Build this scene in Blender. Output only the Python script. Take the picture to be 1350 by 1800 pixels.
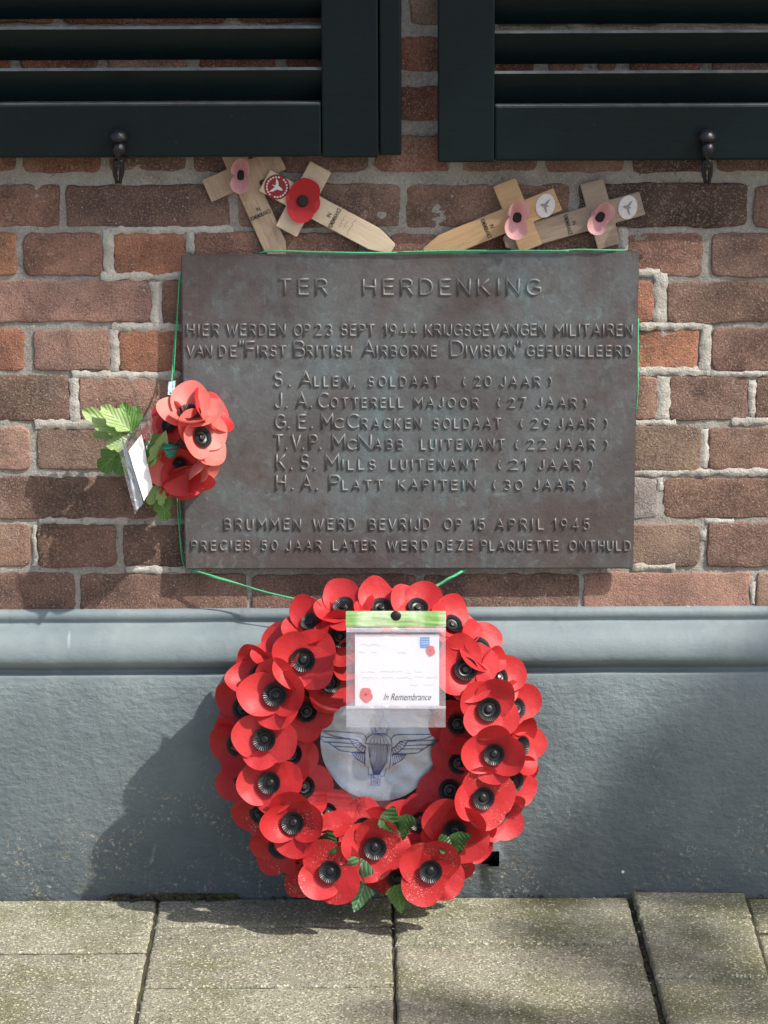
import bpy, bmesh, math, random
from mathutils import Vector, Matrix, noise
R = math.radians
random.seed(7)
for o in list(bpy.data.objects): bpy.data.objects.remove(o)
SC = bpy.context.scene
COL = SC.collection

# ------------------------------------------------------------------ camera
FPX = 5126.0
CAM = Vector((0, -3.64, 1.31))
PITCH = math.atan(1130 / FPX); YAW = R(0.3); ROLL = R(-0.2)
RM = (Matrix.Rotation(-YAW, 4, 'Z') @ Matrix.Rotation(R(90) - PITCH, 4, 'X') @ Matrix.Rotation(ROLL, 4, 'Z'))
cam = bpy.data.objects.new('camera', bpy.data.cameras.new('camera'))
COL.objects.link(cam)
cam.matrix_world = Matrix.Translation(CAM) @ RM
cam.data.sensor_fit = 'HORIZONTAL'; cam.data.sensor_width = 36; cam.data.lens = FPX / 1350 * 36
cam.data.clip_start = 0.05; cam.data.clip_end = 500
SC.camera = cam
# ------------------------------------------------------------------ light
SUN = Vector((1.68, -1.0, 2.1)).normalized()
w = bpy.data.worlds.new('World'); SC.world = w; w.use_nodes = True
nt = w.node_tree; bg = nt.nodes['Background']
sky = nt.nodes.new('ShaderNodeTexSky'); sky.sky_type = 'NISHITA'; sky.sun_disc = False
sky.sun_elevation = math.asin(SUN.z); sky.sun_rotation = math.atan2(SUN.x, SUN.y)
sky.air_density = 1.0; sky.dust_density = 3.0; sky.ozone_density = 0.8
nt.links.new(sky.outputs[0], bg.inputs[0]); bg.inputs[1].default_value = 0.14
sl = bpy.data.lights.new('sun', 'SUN'); sl.energy = 4.1; sl.angle = R(0.7); sl.color = (1, 0.95, 0.87)
so = bpy.data.objects.new('sun', sl); COL.objects.link(so)
so.rotation_euler = SUN.to_track_quat('Z', 'Y').to_euler(); so.location = (4, -4, 6)
SC.view_settings.view_transform = 'Standard'; SC.view_settings.look = 'None'
SC.view_settings.gamma = 1; SC.view_settings.exposure = 0.38
SC.view_settings.use_curve_mapping = False
SC.cycles.max_bounces = 6; SC.cycles.transparent_max_bounces = 12
SC.cycles.use_denoising = True

# ------------------------------------------------------------------ measuring: a pixel of the photograph -> a point in the place
R3 = RM.to_3x3()
def ray(x, y): return R3 @ Vector(((x - 675) / FPX, -(y - 900) / FPX, -1))
def W(x, y, d=0.0):
    r = ray(x, y); t = (-d - CAM.y) / r.y
    return CAM + r * t
def G(x, y, z=0.0):
    r = ray(x, y); t = (z - CAM.z) / r.z
    return CAM + r * t
def PL(x, y, P, N):
    r = ray(x, y); t = (P - CAM).dot(N) / r.dot(N)
    return CAM + r * t
PX = 1 / 1375.0

# ------------------------------------------------------------------ helpers
def mesh(name, vs, fs, mat=None, smooth=False, uvs=None):
    me = bpy.data.meshes.new(name); me.from_pydata([tuple(v) for v in vs], [], fs)
    me.update()
    if mat: me.materials.append(mat)
    if smooth: me.polygons.foreach_set('use_smooth', [True] * len(me.polygons))
    if uvs:
        l = me.uv_layers.new(name='UVMap')
        for p in me.polygons:
            for li in p.loop_indices: l.data[li].uv = uvs[me.loops[li].vertex_index]
    return me
def ob(name, me, parent=None, mw=None, color=None):
    o = bpy.data.objects.new(name, me); COL.objects.link(o)
    if parent is not None:
        o.parent = parent; 
    if mw is not None: o.matrix_world = mw
    if parent is not None and mw is not None:
        o.matrix_parent_inverse = Matrix.Identity(4)
        o.matrix_basis = world_of(parent).inverted() @ mw
    if color: o.color = (*color, 1)
    return o
def world_of(o):
    m = o.matrix_basis.copy(); 
    while o.parent: o = o.parent; m = o.matrix_basis @ m
    return m
def wob(name, vs, fs, mat, parent=None, smooth=False, uvs=None, color=None):
    """mesh given in world coordinates, origin moved to its centre"""
    c = sum((Vector(v) for v in vs), Vector()) / len(vs)
    me = mesh(name, [Vector(v) - c for v in vs], fs, mat, smooth, uvs)
    return ob(name, me, parent, Matrix.Translation(c), color)
def thing(name, label, cat, loc, group=None):
    o = bpy.data.objects.new(name, None); COL.objects.link(o)
    o.matrix_basis = Matrix.Translation(Vector(loc)); o.empty_display_size = .02
    o['label'] = label; o['category'] = cat
    if group: o['group'] = group
    return o
class MB:
    def __init__(s): s.v = []; s.f = []
    def add(s, vs, fs):
        n = len(s.v); s.v += [Vector(v) for v in vs]; s.f += [tuple(i + n for i in f) for f in fs]
    def box(s, a, b, bev=0.0):
        x0, y0, z0 = a; x1, y1, z1 = b
        if not bev:
            s.add([(x0,y0,z0),(x1,y0,z0),(x1,y1,z0),(x0,y1,z0),(x0,y0,z1),(x1,y0,z1),(x1,y1,z1),(x0,y1,z1)],
                  [(0,3,2,1),(4,5,6,7),(0,1,5,4),(1,2,6,5),(2,3,7,6),(3,0,4,7)]); return
        bm = bmesh.new(); bmesh.ops.create_cube(bm, size=1)
        for v in bm.verts: v.co = Vector(((x0+x1)/2+v.co.x*(x1-x0), (y0+y1)/2+v.co.y*(y1-y0), (z0+z1)/2+v.co.z*(z1-z0)))
        bmesh.ops.bevel(bm, geom=bm.edges[:], offset=bev, segments=2, affect='EDGES', profile=.5)
        bm.verts.index_update(); s.add([v.co.copy() for v in bm.verts], [[v.index for v in f.verts] for f in bm.faces]); bm.free()
    def tube(s, pts, r, n=8, cap=True):
        pts = [Vector(p) for p in pts]; rr = r if isinstance(r, (list, tuple)) else [r] * len(pts)
        vs = []; fs = []
        t0 = (pts[1] - pts[0]).normalized(); up = Vector((0, 1, 0)) if abs(t0.y) < .9 else Vector((1, 0, 0))
        for i, p in enumerate(pts):
            t = (pts[min(i+1, len(pts)-1)] - pts[max(i-1, 0)]).normalized()
            a = t.cross(up).normalized(); b = a.cross(t).normalized(); up = b
            for k in range(n):
                an = 2*math.pi*k/n; vs.append(p + (a*math.cos(an) + b*math.sin(an)) * rr[i])
        for i in range(len(pts)-1):
            for k in range(n): fs.append((i*n+k, i*n+(k+1) % n, (i+1)*n+(k+1) % n, (i+1)*n+k))
        if cap: fs += [tuple(range(n))[::-1], tuple((len(pts)-1)*n+k for k in range(n))]
        s.add(vs, fs)
    def lathe(s, prof, M, n=20):
        """prof: (radius, height) pairs, revolved about local Z, placed with M"""
        vs = []; fs = []
        for r, h in prof:
            for k in range(n):
                an = 2*math.pi*k/n; vs.append(M @ Vector((r*math.cos(an), r*math.sin(an), h)))
        for i in range(len(prof)-1):
            for k in range(n): fs.append((i*n+k, i*n+(k+1) % n, (i+1)*n+(k+1) % n, (i+1)*n+k))
        s.add(vs, fs)
    def build(s, name, mat, parent=None, smooth=False, color=None):
        return wob(name, s.v, s.f, mat, parent, smooth, color=color)
def smoothcurve(pts, k=6):
    pts = [Vector(p) for p in pts]; out = []
    for i in range(len(pts)-1):
        p0 = pts[max(i-1, 0)]; p1 = pts[i]; p2 = pts[i+1]; p3 = pts[min(i+2, len(pts)-1)]
        for j in range(k):
            t = j/k
            out.append(0.5*((2*p1)+(-p0+p2)*t+(2*p0-5*p1+4*p2-p3)*t*t+(-p0+3*p1-3*p2+p3)*t**3))
    out.append(pts[-1]); return out
def rect_uv(nx, nz): pass

# ------------------------------------------------------------------ materials
class M:
    def __init__(s, name):
        s.m = bpy.data.materials.new(name); s.m.use_nodes = True; s.t = s.m.node_tree
        s.b = s.t.nodes['Principled BSDF']; s.o = s.t.nodes['Material Output']
        s.pos = s.n('ShaderNodeNewGeometry').outputs['Position']
    def n(s, ty, **kw):
        nd = s.t.nodes.new(ty)
        for k, v in kw.items(): setattr(nd, k, v)
        return nd
    def l(s, a, b): s.t.links.new(a, b)
    def set(s, **kw):
        for k, v in kw.items():
            i = s.b.inputs[k.replace('_', ' ')]
            if hasattr(v, 'is_linked') or isinstance(v, bpy.types.NodeSocket): s.l(v, i)
            else: i.default_value = (*v, 1) if isinstance(v, tuple) and len(v) == 3 else v
        return s
    def noise(s, scale, detail=4, rough=.55, vec=None, dist=0, stretch=None):
        nd = s.n('ShaderNodeTexNoise'); nd.inputs['Scale'].default_value = scale
        nd.inputs['Detail'].default_value = detail; nd.inputs['Roughness'].default_value = rough
        nd.inputs['Distortion'].default_value = dist
        v = vec or s.pos
        if stretch:
            mp = s.n('ShaderNodeMapping'); mp.inputs['Scale'].default_value = stretch; s.l(v, mp.inputs[0]); v = mp.outputs[0]
        s.l(v, nd.inputs['Vector']); return nd.outputs['Fac']
    def vor(s, scale, vec=None, feature='F1'):
        nd = s.n('ShaderNodeTexVoronoi'); nd.feature = feature; nd.inputs['Scale'].default_value = scale
        s.l(vec or s.pos, nd.inputs['Vector']); return nd
    def ramp(s, fac, stops):
        nd = s.n('ShaderNodeValToRGB'); e = nd.color_ramp.elements
        while len(e) < len(stops): e.new(.5)
        for i, (p, c) in enumerate(stops):
            e[i].position = p; e[i].color = (*c, 1) if isinstance(c, tuple) else (c, c, c, 1)
        s.l(fac, nd.inputs[0]); return nd.outputs[0]
    def mix(s, fac, a, b, mode='MIX'):
        nd = s.n('ShaderNodeMix'); nd.data_type = 'RGBA'; nd.blend_type = mode
        for v, i in ((fac, 0), (a, 6), (b, 7)):
            if isinstance(v, bpy.types.NodeSocket): s.l(v, nd.inputs[i])
            else: nd.inputs[i].default_value = v if i == 0 else ((*v, 1) if len(v) == 3 else v)
        return nd.outputs[2]
    def math(s, op, a, b=0.0, c=None):
        nd = s.n('ShaderNodeMath'); nd.operation = op
        for v, i in ((a, 0), (b, 1), (c, 2)):
            if v is None: continue
            if isinstance(v, bpy.types.NodeSocket): s.l(v, nd.inputs[i])
            else: nd.inputs[i].default_value = v
        return nd.outputs[0]
    def bump(s, h, dist, strength=1.0, prev=None):
        nd = s.n('ShaderNodeBump'); nd.inputs['Distance'].default_value = dist; nd.inputs['Strength'].default_value = strength
        s.l(h, nd.inputs['Height'])
        if prev: s.l(prev, nd.inputs['Normal'])
        return nd.outputs[0]
    def xyz(s, vec=None):
        nd = s.n('ShaderNodeSeparateXYZ'); s.l(vec or s.pos, nd.inputs[0]); return nd.outputs

def simple(name, col, rough=.5, metal=0, spec=.5, bump=None):
    a = M(name); a.set(Base_Color=col, Roughness=rough, Metallic=metal)
    a.b.inputs['Specular IOR Level'].default_value = spec
    if bump: a.set(Normal=a.bump(a.noise(bump[0], 4), bump[1]))
    return a.m

# brick
a = M('brick'); oi = a.n('ShaderNodeObjectInfo'); base = oi.outputs['Color']
rnd = a.math('MULTIPLY', oi.outputs['Random'], 7.0)
comb = a.n('ShaderNodeCombineXYZ'); a.l(rnd, comb.inputs[1])
va = a.n('ShaderNodeVectorMath'); a.l(a.pos, va.inputs[0]); a.l(comb.outputs[0], va.inputs[1]); vec = va.outputs[0]
big = a.noise(14, 5, .6, vec); c = a.mix(a.ramp(big, [(.38, 0.0), (.62, 1.0)]), a.mix(1, base, (.60, .58, .60), 'MULTIPLY'), a.mix(1, base, (1.18, 1.1, 1.05), 'MULTIPLY'))
big2 = a.noise(30, 6, .65, vec); c = a.mix(a.ramp(big2, [(.60, 0.0), (.72, .62)]), c, (.055, .038, .042))
gr = a.noise(420, 3, .7); c = a.mix(a.ramp(gr, [(.50, 0.0), (.74, .75)]), c, (.50, .38, .27))
gr2 = a.noise(330, 3, .7, vec); c = a.mix(a.ramp(gr2, [(.54, 0.0), (.72, .75)]), c, (.045, .03, .03))
v = a.vor(170, vec); c = a.mix(a.ramp(v.outputs['Distance'], [(.10, .85), (.17, 0.0)]), c, a.mix(a.ramp(a.noise(60, 2), [(.45, 0.0), (.6, 1.0)]), c, (.62, .56, .48)))
lime = a.noise(9, 5, .6); c = a.mix(a.math('MULTIPLY', a.ramp(lime, [(.56, 0.0), (.75, .55)]), a.ramp(a.noise(240, 3, .7), [(.42, 0.0), (.62, 1.0)])), c, (.48, .43, .38))
a.set(Base_Color=c, Roughness=.92)
b1 = a.bump(a.noise(60, 6, .7, vec), .0034); b2 = a.bump(gr, .0022, 1, b1); a.set(Normal=a.bump(a.noise(900, 2), .0005, .8, b2))
a.b.inputs['Specular IOR Level'].default_value = .2
BRICK = a.m
def mortar_mat(name, c0, c1, c2):
    a = M(name); c = a.mix(a.ramp(a.noise(22, 5, .6), [(.35, 0.0), (.65, 1.0)]), c0, c1)
    c = a.mix(a.ramp(a.noise(300, 3, .7), [(.5, 0.0), (.7, .8)]), c, c2)
    c = a.mix(a.ramp(a.noise(170, 3, .7), [(.60, 0.0), (.72, .8)]), c, (.10, .085, .075))
    a.set(Base_Color=c, Roughness=.95); a.b.inputs['Specular IOR Level'].default_value = .15
    b1 = a.bump(a.noise(90, 5, .65), .003); a.set(Normal=a.bump(a.noise(420, 3, .7), .0014, 1, b1)); return a.m
MORTAR = mortar_mat('old_mortar', (.29, .265, .235), (.40, .375, .335), (.52, .49, .44))
POINTING = mortar_mat('pale_pointing', (.44, .41, .36), (.60, .57, .51), (.34, .31, .27))
# painted plinth
a = M('plinth_paint'); z = a.xyz()[2]; x_ = a.xyz()[0]
c = a.mix(a.ramp(a.noise(7, 5, .6), [(.35, 0.0), (.65, 1.0)]), (.170, .215, .232), (.222, .270, .284))
c = a.mix(a.ramp(a.noise(18, 5, .6, stretch=(1, 1, .25)), [(.55, 0.0), (.72, .5)]), c, (.28, .32, .32))
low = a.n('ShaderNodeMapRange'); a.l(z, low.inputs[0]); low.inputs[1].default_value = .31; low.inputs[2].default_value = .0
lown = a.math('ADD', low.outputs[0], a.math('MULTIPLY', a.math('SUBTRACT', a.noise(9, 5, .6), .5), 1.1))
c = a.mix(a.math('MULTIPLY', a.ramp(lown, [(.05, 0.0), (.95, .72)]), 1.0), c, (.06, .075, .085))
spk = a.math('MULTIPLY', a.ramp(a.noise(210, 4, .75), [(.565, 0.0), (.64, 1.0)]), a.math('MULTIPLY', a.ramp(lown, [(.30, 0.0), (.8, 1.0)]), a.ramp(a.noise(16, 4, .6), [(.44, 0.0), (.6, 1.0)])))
c = a.mix(spk, c, a.mix(a.ramp(a.noise(60, 2), [(.42, 0.0), (.58, 1.0)]), (.42, .33, .20), (.44, .44, .40)))
dd = a.vor(17); c = a.mix(a.ramp(dd.outputs['Distance'], [(.028, 1.0), (.038, 0.0)]), c, a.mix(a.ramp(a.noise(5, 2), [(.5, 0.0), (.55, 1.0)]), c, (.75, .78, .78)))
dv_ = a.n('ShaderNodeTexVoronoi'); dmp = a.n('ShaderNodeMapping'); dmp.inputs['Scale'].default_value = (34, 1, 9); a.l(a.pos, dmp.inputs[0]); a.l(dmp.outputs[0], dv_.inputs['Vector']); dv_.inputs['Scale'].default_value = 1
c = a.mix(a.math('MULTIPLY', a.ramp(dv_.outputs['Distance'], [(.05, .8), (.11, 0.0)]), a.ramp(a.noise(9, 3), [(.50, 0.0), (.60, 1.0)])), c, (.50, .53, .53))
c = a.mix(a.ramp(a.noise(34, 6, .7, stretch=(1, 1, .12)), [(.60, 0.0), (.72, .45)]), c, (.10, .125, .135))
a.set(Base_Color=c, Roughness=.6)
hb = a.math('ADD', a.noise(95, 6, .66, stretch=(.75, 1, 1.1)), a.math('MULTIPLY', a.noise(25, 3, .5), .6))
roug = a.n('ShaderNodeMapRange'); a.l(z, roug.inputs[0]); roug.inputs[1].default_value = .305; roug.inputs[2].default_value = .285; roug.inputs[3].default_value = .30; roug.inputs[4].default_value = 1
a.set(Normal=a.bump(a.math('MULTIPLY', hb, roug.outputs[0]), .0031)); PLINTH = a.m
# concrete tiles
a = M('concrete_tile'); oi = a.n('ShaderNodeObjectInfo')
c = a.mix(a.ramp(a.noise(9, 5, .6), [(.35, 0.0), (.65, 1.0)]), (.275, .272, .20), (.365, .36, .272))
c = a.mix(a.math('MULTIPLY', oi.outputs['Random'], .35), c, (.23, .215, .18))
c = a.mix(a.ramp(a.noise(6, 6, .7), [(.46, 0.0), (.64, .80)]), c, (.17, .18, .085))
c = a.mix(a.ramp(a.noise(14, 6, .7, dist=.5), [(.56, 0.0), (.70, .5)]), c, (.14, .125, .10))
v = a.vor(430); sr = a.n('ShaderNodeSeparateColor'); a.l(v.outputs['Color'], sr.inputs[0])
c = a.mix(.55, c, a.mix(1, c, a.ramp(sr.outputs[0], [(0, .50), (.35, .82), (.7, 1.10), (1.0, 1.0)]), 'MULTIPLY'))
c = a.mix(a.ramp(sr.outputs[1], [(.86, 0.0), (.93, .75)]), c, (.72, .66, .50))
c = a.mix(a.ramp(sr.outputs[2], [(.86, 0.0), (.92, .7)]), c, (.10, .09, .07))
v2 = a.vor(120); c = a.mix(a.math('MULTIPLY', a.ramp(v2.outputs['Distance'], [(.12, .95), (.2, 0.0)]), a.ramp(a.noise(70, 2), [(.60, 0.0), (.64, 1.0)])), c, (.72, .69, .58))
a.set(Base_Color=c, Roughness=.93); a.b.inputs['Specular IOR Level'].default_value = .2
b1 = a.bump(v.outputs['Distance'], .0011); a.set(Normal=a.bump(a.noise(180, 4, .65), .002, 1, b1)); TILE = a.m
a = M('soil'); c = a.mix(a.noise(160, 4, .7), (.025, .020, .013), (.10, .08, .055))
c = a.mix(a.ramp(a.noise(25, 4), [(.5, 0.0), (.62, .8)]), c, (.09, .11, .035))
a.set(Base_Color=c, Roughness=1, Normal=a.bump(a.noise(260, 4, .7), .004)); SOIL = a.m
a = M('ground'); a.set(Base_Color=a.mix(a.noise(3, 6), (.19, .18, .15), (.28, .26, .22)), Roughness=.95); GROUND = a.m
# shutters
a = M('shutter_paint'); c = a.mix(a.noise(30, 4, .6), (.003, .0088, .0100), (.005, .0125, .0135))
c = a.mix(a.ramp(a.noise(190, 3, .7), [(.70, 0.0), (.76, .35)]), c, (.10, .12, .11))
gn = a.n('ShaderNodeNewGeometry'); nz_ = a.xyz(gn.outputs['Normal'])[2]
c = a.mix(a.math('MULTIPLY', a.ramp(nz_, [(.30, 0.0), (.8, .85)]), a.ramp(a.noise(50, 4), [(.25, .5), (.6, 1.0)])), c, (.20, .23, .23))  # upward faces paler: bright edge lines of the slats painted into the colour
a.b.inputs['Specular IOR Level'].default_value = .22
a.set(Base_Color=c, Roughness=.36, Normal=a.bump(a.noise(60, 4, stretch=(.2, 1, 1)), .0006)); SHUT = a.m
IRON = simple('black_iron', (.014, .014, .018), .32, .2, .6, (120, .0015))
# bronze
a = M('bronze'); p = a.noise(6.5, 6, .62, dist=.6)
c = a.mix(a.ramp(a.noise(11, 5, .6), [(.3, 0.0), (.7, 1.0)]), (.094, .078, .075), (.128, .102, .096))
xz = a.xyz(); 
cx = a.math('POWER', a.math('DIVIDE', a.math('SUBTRACT', xz[0], .07), .27), 2.0); cz = a.math('POWER', a.math('DIVIDE', a.math('SUBTRACT', xz[2], .665), .16), 2.0)
pat = a.math('SUBTRACT', a.math('ADD', p, .13), a.math('MULTIPLY', a.math('ADD', cx, cz), .10))
c = a.mix(a.ramp(pat, [(.42, 0.0), (.60, .52), (.78, .85)]), c, (.155, .19, .20))
st = a.noise(26, 5, .65, stretch=(2.2, 1, .35)); c = a.mix(a.math('MULTIPLY', a.ramp(st, [(.54, 0.0), (.72, .55)]), a.ramp(p, [(.42, 0.0), (.6, 1.0)])), c, (.17, .27, .28))
c = a.mix(a.ramp(a.noise(330, 3, .7), [(.71, 0.0), (.77, .6)]), c, (.40, .42, .42))
c = a.mix(a.ramp(a.noise(55, 6, .72), [(.35, .35), (.5, 0.0)]), c, (.055, .045, .043))
c = a.mix(a.math('MULTIPLY', a.ramp(a.noise(70, 6, .75, dist=.5), [(.55, 0.0), (.70, .55)]), a.ramp(p, [(.38, .15), (.55, 1.0)])), c, (.24, .30, .31))
dr_ = a.noise(90, 4, .6, stretch=(3, 1, .12)); c = a.mix(a.ramp(dr_, [(.66, 0.0), (.74, .35)]), c, (.22, .26, .27))
a.set(Base_Color=c, Roughness=a.ramp(p, [(.4, .42), (.6, .60)]), Metallic=.25)
a.set(Normal=a.bump(a.noise(60, 5, .7), .0011)); BRONZE = a.m
BRONZE_TOP = BRONZE.copy(); BRONZE_TOP.name = 'bronze_highlight_lettering'  # lighter copy of the bronze: the letters' highlights are put into the colour
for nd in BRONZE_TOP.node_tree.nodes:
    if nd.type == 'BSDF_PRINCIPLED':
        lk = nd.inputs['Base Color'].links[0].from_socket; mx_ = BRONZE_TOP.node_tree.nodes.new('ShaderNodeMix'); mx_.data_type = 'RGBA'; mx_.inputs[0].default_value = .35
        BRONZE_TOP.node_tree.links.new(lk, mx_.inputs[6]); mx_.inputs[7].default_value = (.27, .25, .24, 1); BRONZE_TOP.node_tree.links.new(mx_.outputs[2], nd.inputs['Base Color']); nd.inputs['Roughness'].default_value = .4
# wood
def wood(name, c0, c1, c2):
    a = M(name); tc = a.n('ShaderNodeTexCoord').outputs['Object']
    g = a.noise(40, 6, .65, vec=tc, dist=1.2, stretch=(7, 7, .5))
    c = a.mix(a.ramp(g, [(.3, 0.0), (.7, 1.0)]), c0, c1)
    c = a.mix(a.ramp(a.noise(35, 5, .65, vec=tc), [(.54, 0.0), (.72, .75)]), c, c2)
    a.set(Base_Color=c, Roughness=.7, Normal=a.bump(g, .0005)); return a.m
WOOD1 = wood('weathered_wood', (.36, .25, .17), (.55, .41, .29), (.24, .14, .075))
WOOD2 = wood('fresh_wood', (.62, .48, .33), (.70, .57, .42), (.58, .43, .28))
WOOD3 = wood('orange_wood', (.48, .29, .14), (.60, .41, .23), (.42, .33, .24))
WOOD4 = wood('grey_wood', (.28, .21, .155), (.42, .335, .26), (.24, .19, .15))
INK = simple('black_ink', (.02, .018, .018), .7)
INK2 = simple('faded_ink', (.22, .20, .19), .7)
GREYINK = simple('pencil', (.36, .38, .44), .8)
# petals
def petal(name, base, deep, tr=.22, speck=None, rough=.50):
    a = M(name); oi = a.n('ShaderNodeObjectInfo')
    c = a.mix(a.math('MULTIPLY', oi.outputs['Random'], .75), base, deep)
    c = a.mix(a.ramp(a.noise(45, 4, .6), [(.3, 0.0), (.75, .35)]), c, deep)
    if speck:
        s1 = a.math('MULTIPLY', a.ramp(a.noise(520, 3, .75), [(.585, 0.0), (.64, 1.0)]), a.ramp(a.noise(28, 3, .6), [(.50, 0.0), (.66, 1.0)]))
        c = a.mix(s1, c, (.80, .68, .60))
    a.set(Base_Color=c, Roughness=rough, Normal=a.bump(a.noise(45, 4), .0016))
    a.b.inputs['Specular IOR Level'].default_value = .42
    t = a.n('ShaderNodeBsdfTranslucent'); a.l(c, t.inputs[0])
    m = a.n('ShaderNodeMixShader'); m.inputs[0].default_value = tr
    a.l(a.b.outputs[0], m.inputs[1]); a.l(t.outputs[0], m.inputs[2]); a.l(m.outputs[0], a.o.inputs[0]); return a.m
RED = petal('red_petal', (.68, .050, .055), (.48, .012, .016))
REDS = petal('red_petal_gritty', (.66, .046, .052), (.47, .012, .016), speck=True)
PALE = petal('pale_red_petal', (.84, .30, .26), (.76, .09, .07), .22)  # paler red used in the spray
PINK = petal('faded_pink_petal', (.80, .50, .49), (.72, .40, .41), .2, rough=.6)
BLACK = simple('black_plastic', (.009, .009, .011), .40, 0, .55)
BLACKM = simple('black_paper', (.02, .012, .014), .75)
SILVER = simple('silver_button', (.75, .76, .78), .22, 1)
BACKG = simple('dark_backing', (.05, .004, .006), .7)
# foil disc
a = M('silver_disc'); c = a.mix(a.ramp(a.noise(16, 5, .6), [(.35, 0.0), (.62, 1.0)]), (.40, .43, .48), (.54, .55, .60)); c = a.mix(a.ramp(a.noise(45, 5, .7, stretch=(.5, 1, 1.6)), [(.60, 0.0), (.74, .35)]), c, (.42, .38, .33))
dr = a.ramp(a.noise(160, 4, .7), [(.66, 0.0), (.72, .8)]); c = a.mix(dr, c, (.8, .78, .74))
a.set(Base_Color=c, Metallic=.7, Roughness=a.ramp(a.noise(12, 4), [(.35, .16), (.65, .36)]), Normal=a.bump(a.noise(14, 3), .0028)); DISC = a.m
BLUE = simple('blue_ink', (.03, .045, .24), .5)
BLUEL = simple('pale_blue_ink', (.20, .24, .50), .5)
WHITE = simple('white_card', (.90, .90, .92), .55)
BLUSQ = simple('blue_print', (.10, .30, .72), .5)
PRED = simple('red_print', (.78, .10, .10), .5)
# clear plastic
def film(name, tint, op, gl=.18):
    a = M(name); nrm = a.bump(a.noise(30, 3, .5, dist=1.0), .007)
    g = a.n('ShaderNodeBsdfGlossy'); g.inputs['Roughness'].default_value = .12; a.l(nrm, g.inputs['Normal']); g.inputs[0].default_value = (1, 1, 1, 1)
    d = a.n('ShaderNodeBsdfDiffuse'); d.inputs[0].default_value = (.85, .86, .9, 1)
    t = a.n('ShaderNodeBsdfTransparent'); t.inputs[0].default_value = (*tint, 1)
    m1 = a.n('ShaderNodeMixShader'); m1.inputs[0].default_value = op; a.l(t.outputs[0], m1.inputs[1]); a.l(d.outputs[0], m1.inputs[2])
    lw = a.n('ShaderNodeFresnel'); lw.inputs[0].default_value = 1.5; a.l(nrm, lw.inputs['Normal'])
    m2 = a.n('ShaderNodeMixShader'); a.l(a.math('ADD', a.math('MULTIPLY', lw.outputs[0], .35), gl), m2.inputs[0]); a.l(m1.outputs[0], m2.inputs[1]); a.l(g.outputs[0], m2.inputs[2])
    a.l(m2.outputs[0], a.o.inputs[0]); return a.m
FILM = film('clear_film', (.99, .985, .99), .06, .02)
FILM2 = film('crinkled_film', (.99, .99, .99), .05, .06)
a = M('green_header'); c = a.mix(a.ramp(a.noise(22, 3, .5, stretch=(1, 1, .3)), [(.42, 0.0), (.6, 1.0)]), (.24, .42, .13), (.56, .66, .44)); a.set(Base_Color=c, Roughness=.25, Normal=a.bump(a.noise(30, 3), .003)); GREENH = a.m
GREYSLV = simple('foil_strip', (.52, .56, .64), .25, .4, .5, (40, .004))
# leaves
def leafm(name, c0, c1, vein, rough=.4):
    a = M(name); uv = a.n('ShaderNodeUVMap').outputs[0]; s = a.xyz(uv)
    av = a.math('ABSOLUTE', s[1]); ph = a.math('SUBTRACT', s[0], a.math('MULTIPLY', av, .55))
    ln = a.math('ABSOLUTE', a.math('SUBTRACT', a.math('FRACT', a.math('MULTIPLY', ph, 5.0)), .5))
    vm = a.math('MAXIMUM', a.ramp(ln, [(.035, 1.0), (.10, 0.0)]), a.ramp(av, [(.02, 1.0), (.05, 0.0)]))
    c = a.mix(a.noise(60, 4), c0, c1); c = a.mix(a.math('MULTIPLY', vm, .75), c, vein)
    a.set(Base_Color=c, Roughness=rough, Normal=a.bump(ln, .0012))
    t = a.n('ShaderNodeBsdfTranslucent'); a.l(c, t.inputs[0]); m = a.n('ShaderNodeMixShader'); m.inputs[0].default_value = .2
    a.l(a.b.outputs[0], m.inputs[1]); a.l(t.outputs[0], m.inputs[2]); a.l(m.outputs[0], a.o.inputs[0]); return a.m
LEAF_D = leafm('dark_green_leaf', (.022, .075, .018), (.045, .12, .03), (.07, .15, .05))
LEAF_V = leafm('variegated_leaf', (.05, .20, .075), (.13, .32, .15), (.45, .58, .40))
LEAF_L = leafm('light_green_leaf', (.24, .40, .10), (.42, .56, .22), (.55, .66, .36), .45)
LEAF_M = leafm('mid_green_leaf', (.08, .22, .04), (.15, .32, .07), (.24, .40, .14))
TREEL = simple('tree_leaf', (.05, .10, .025), .6)
BARK = simple('bark', (.11, .085, .06), .9, 0, .2, (30, .02))
STRING = simple('green_string', (.07, .42, .20), .5, 0, .5, (400, .001))
TEAL = simple('teal_plastic', (.01, .22, .17), .3)
RIBB = simple('pale_blue_ribbon', (.45, .66, .72), .5)

# ------------------------------------------------------------------ GROUND AND PAVEMENT
gnd = wob('ground', [(-60, -60, -.03), (60, -60, -.03), (60, .0, -.03), (-60, .0, -.03)], [(0, 1, 2, 3)], GROUND); gnd['kind'] = 'structure'
pave = bpy.data.objects.new('pavement', None); COL.objects.link(pave); pave['kind'] = 'structure'; pave['label'] = 'worn speckled concrete paving tiles at the foot of the wall'
PLY = -.030                                                   # plinth face
soil = []
nx, ny = 150, 60; vs = []; fs = []
for j in range(ny+1):
    for i in range(nx+1):
        x = -1.3 + 2.6*i/nx; y = -1.25*(1-(j/ny)) + PLY*(j/ny) + .03
        vs.append((x, y, -.0042 + .0020*noise.noise(Vector((x*60, y*60, 1)))))
for j in range(ny):
    for i in range(nx): fs.append((j*(nx+1)+i, j*(nx+1)+i+1, (j+1)*(nx+1)+i+1, (j+1)*(nx+1)+i))
s_ = wob('joint_soil', vs, fs, SOIL, pave, True)
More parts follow.
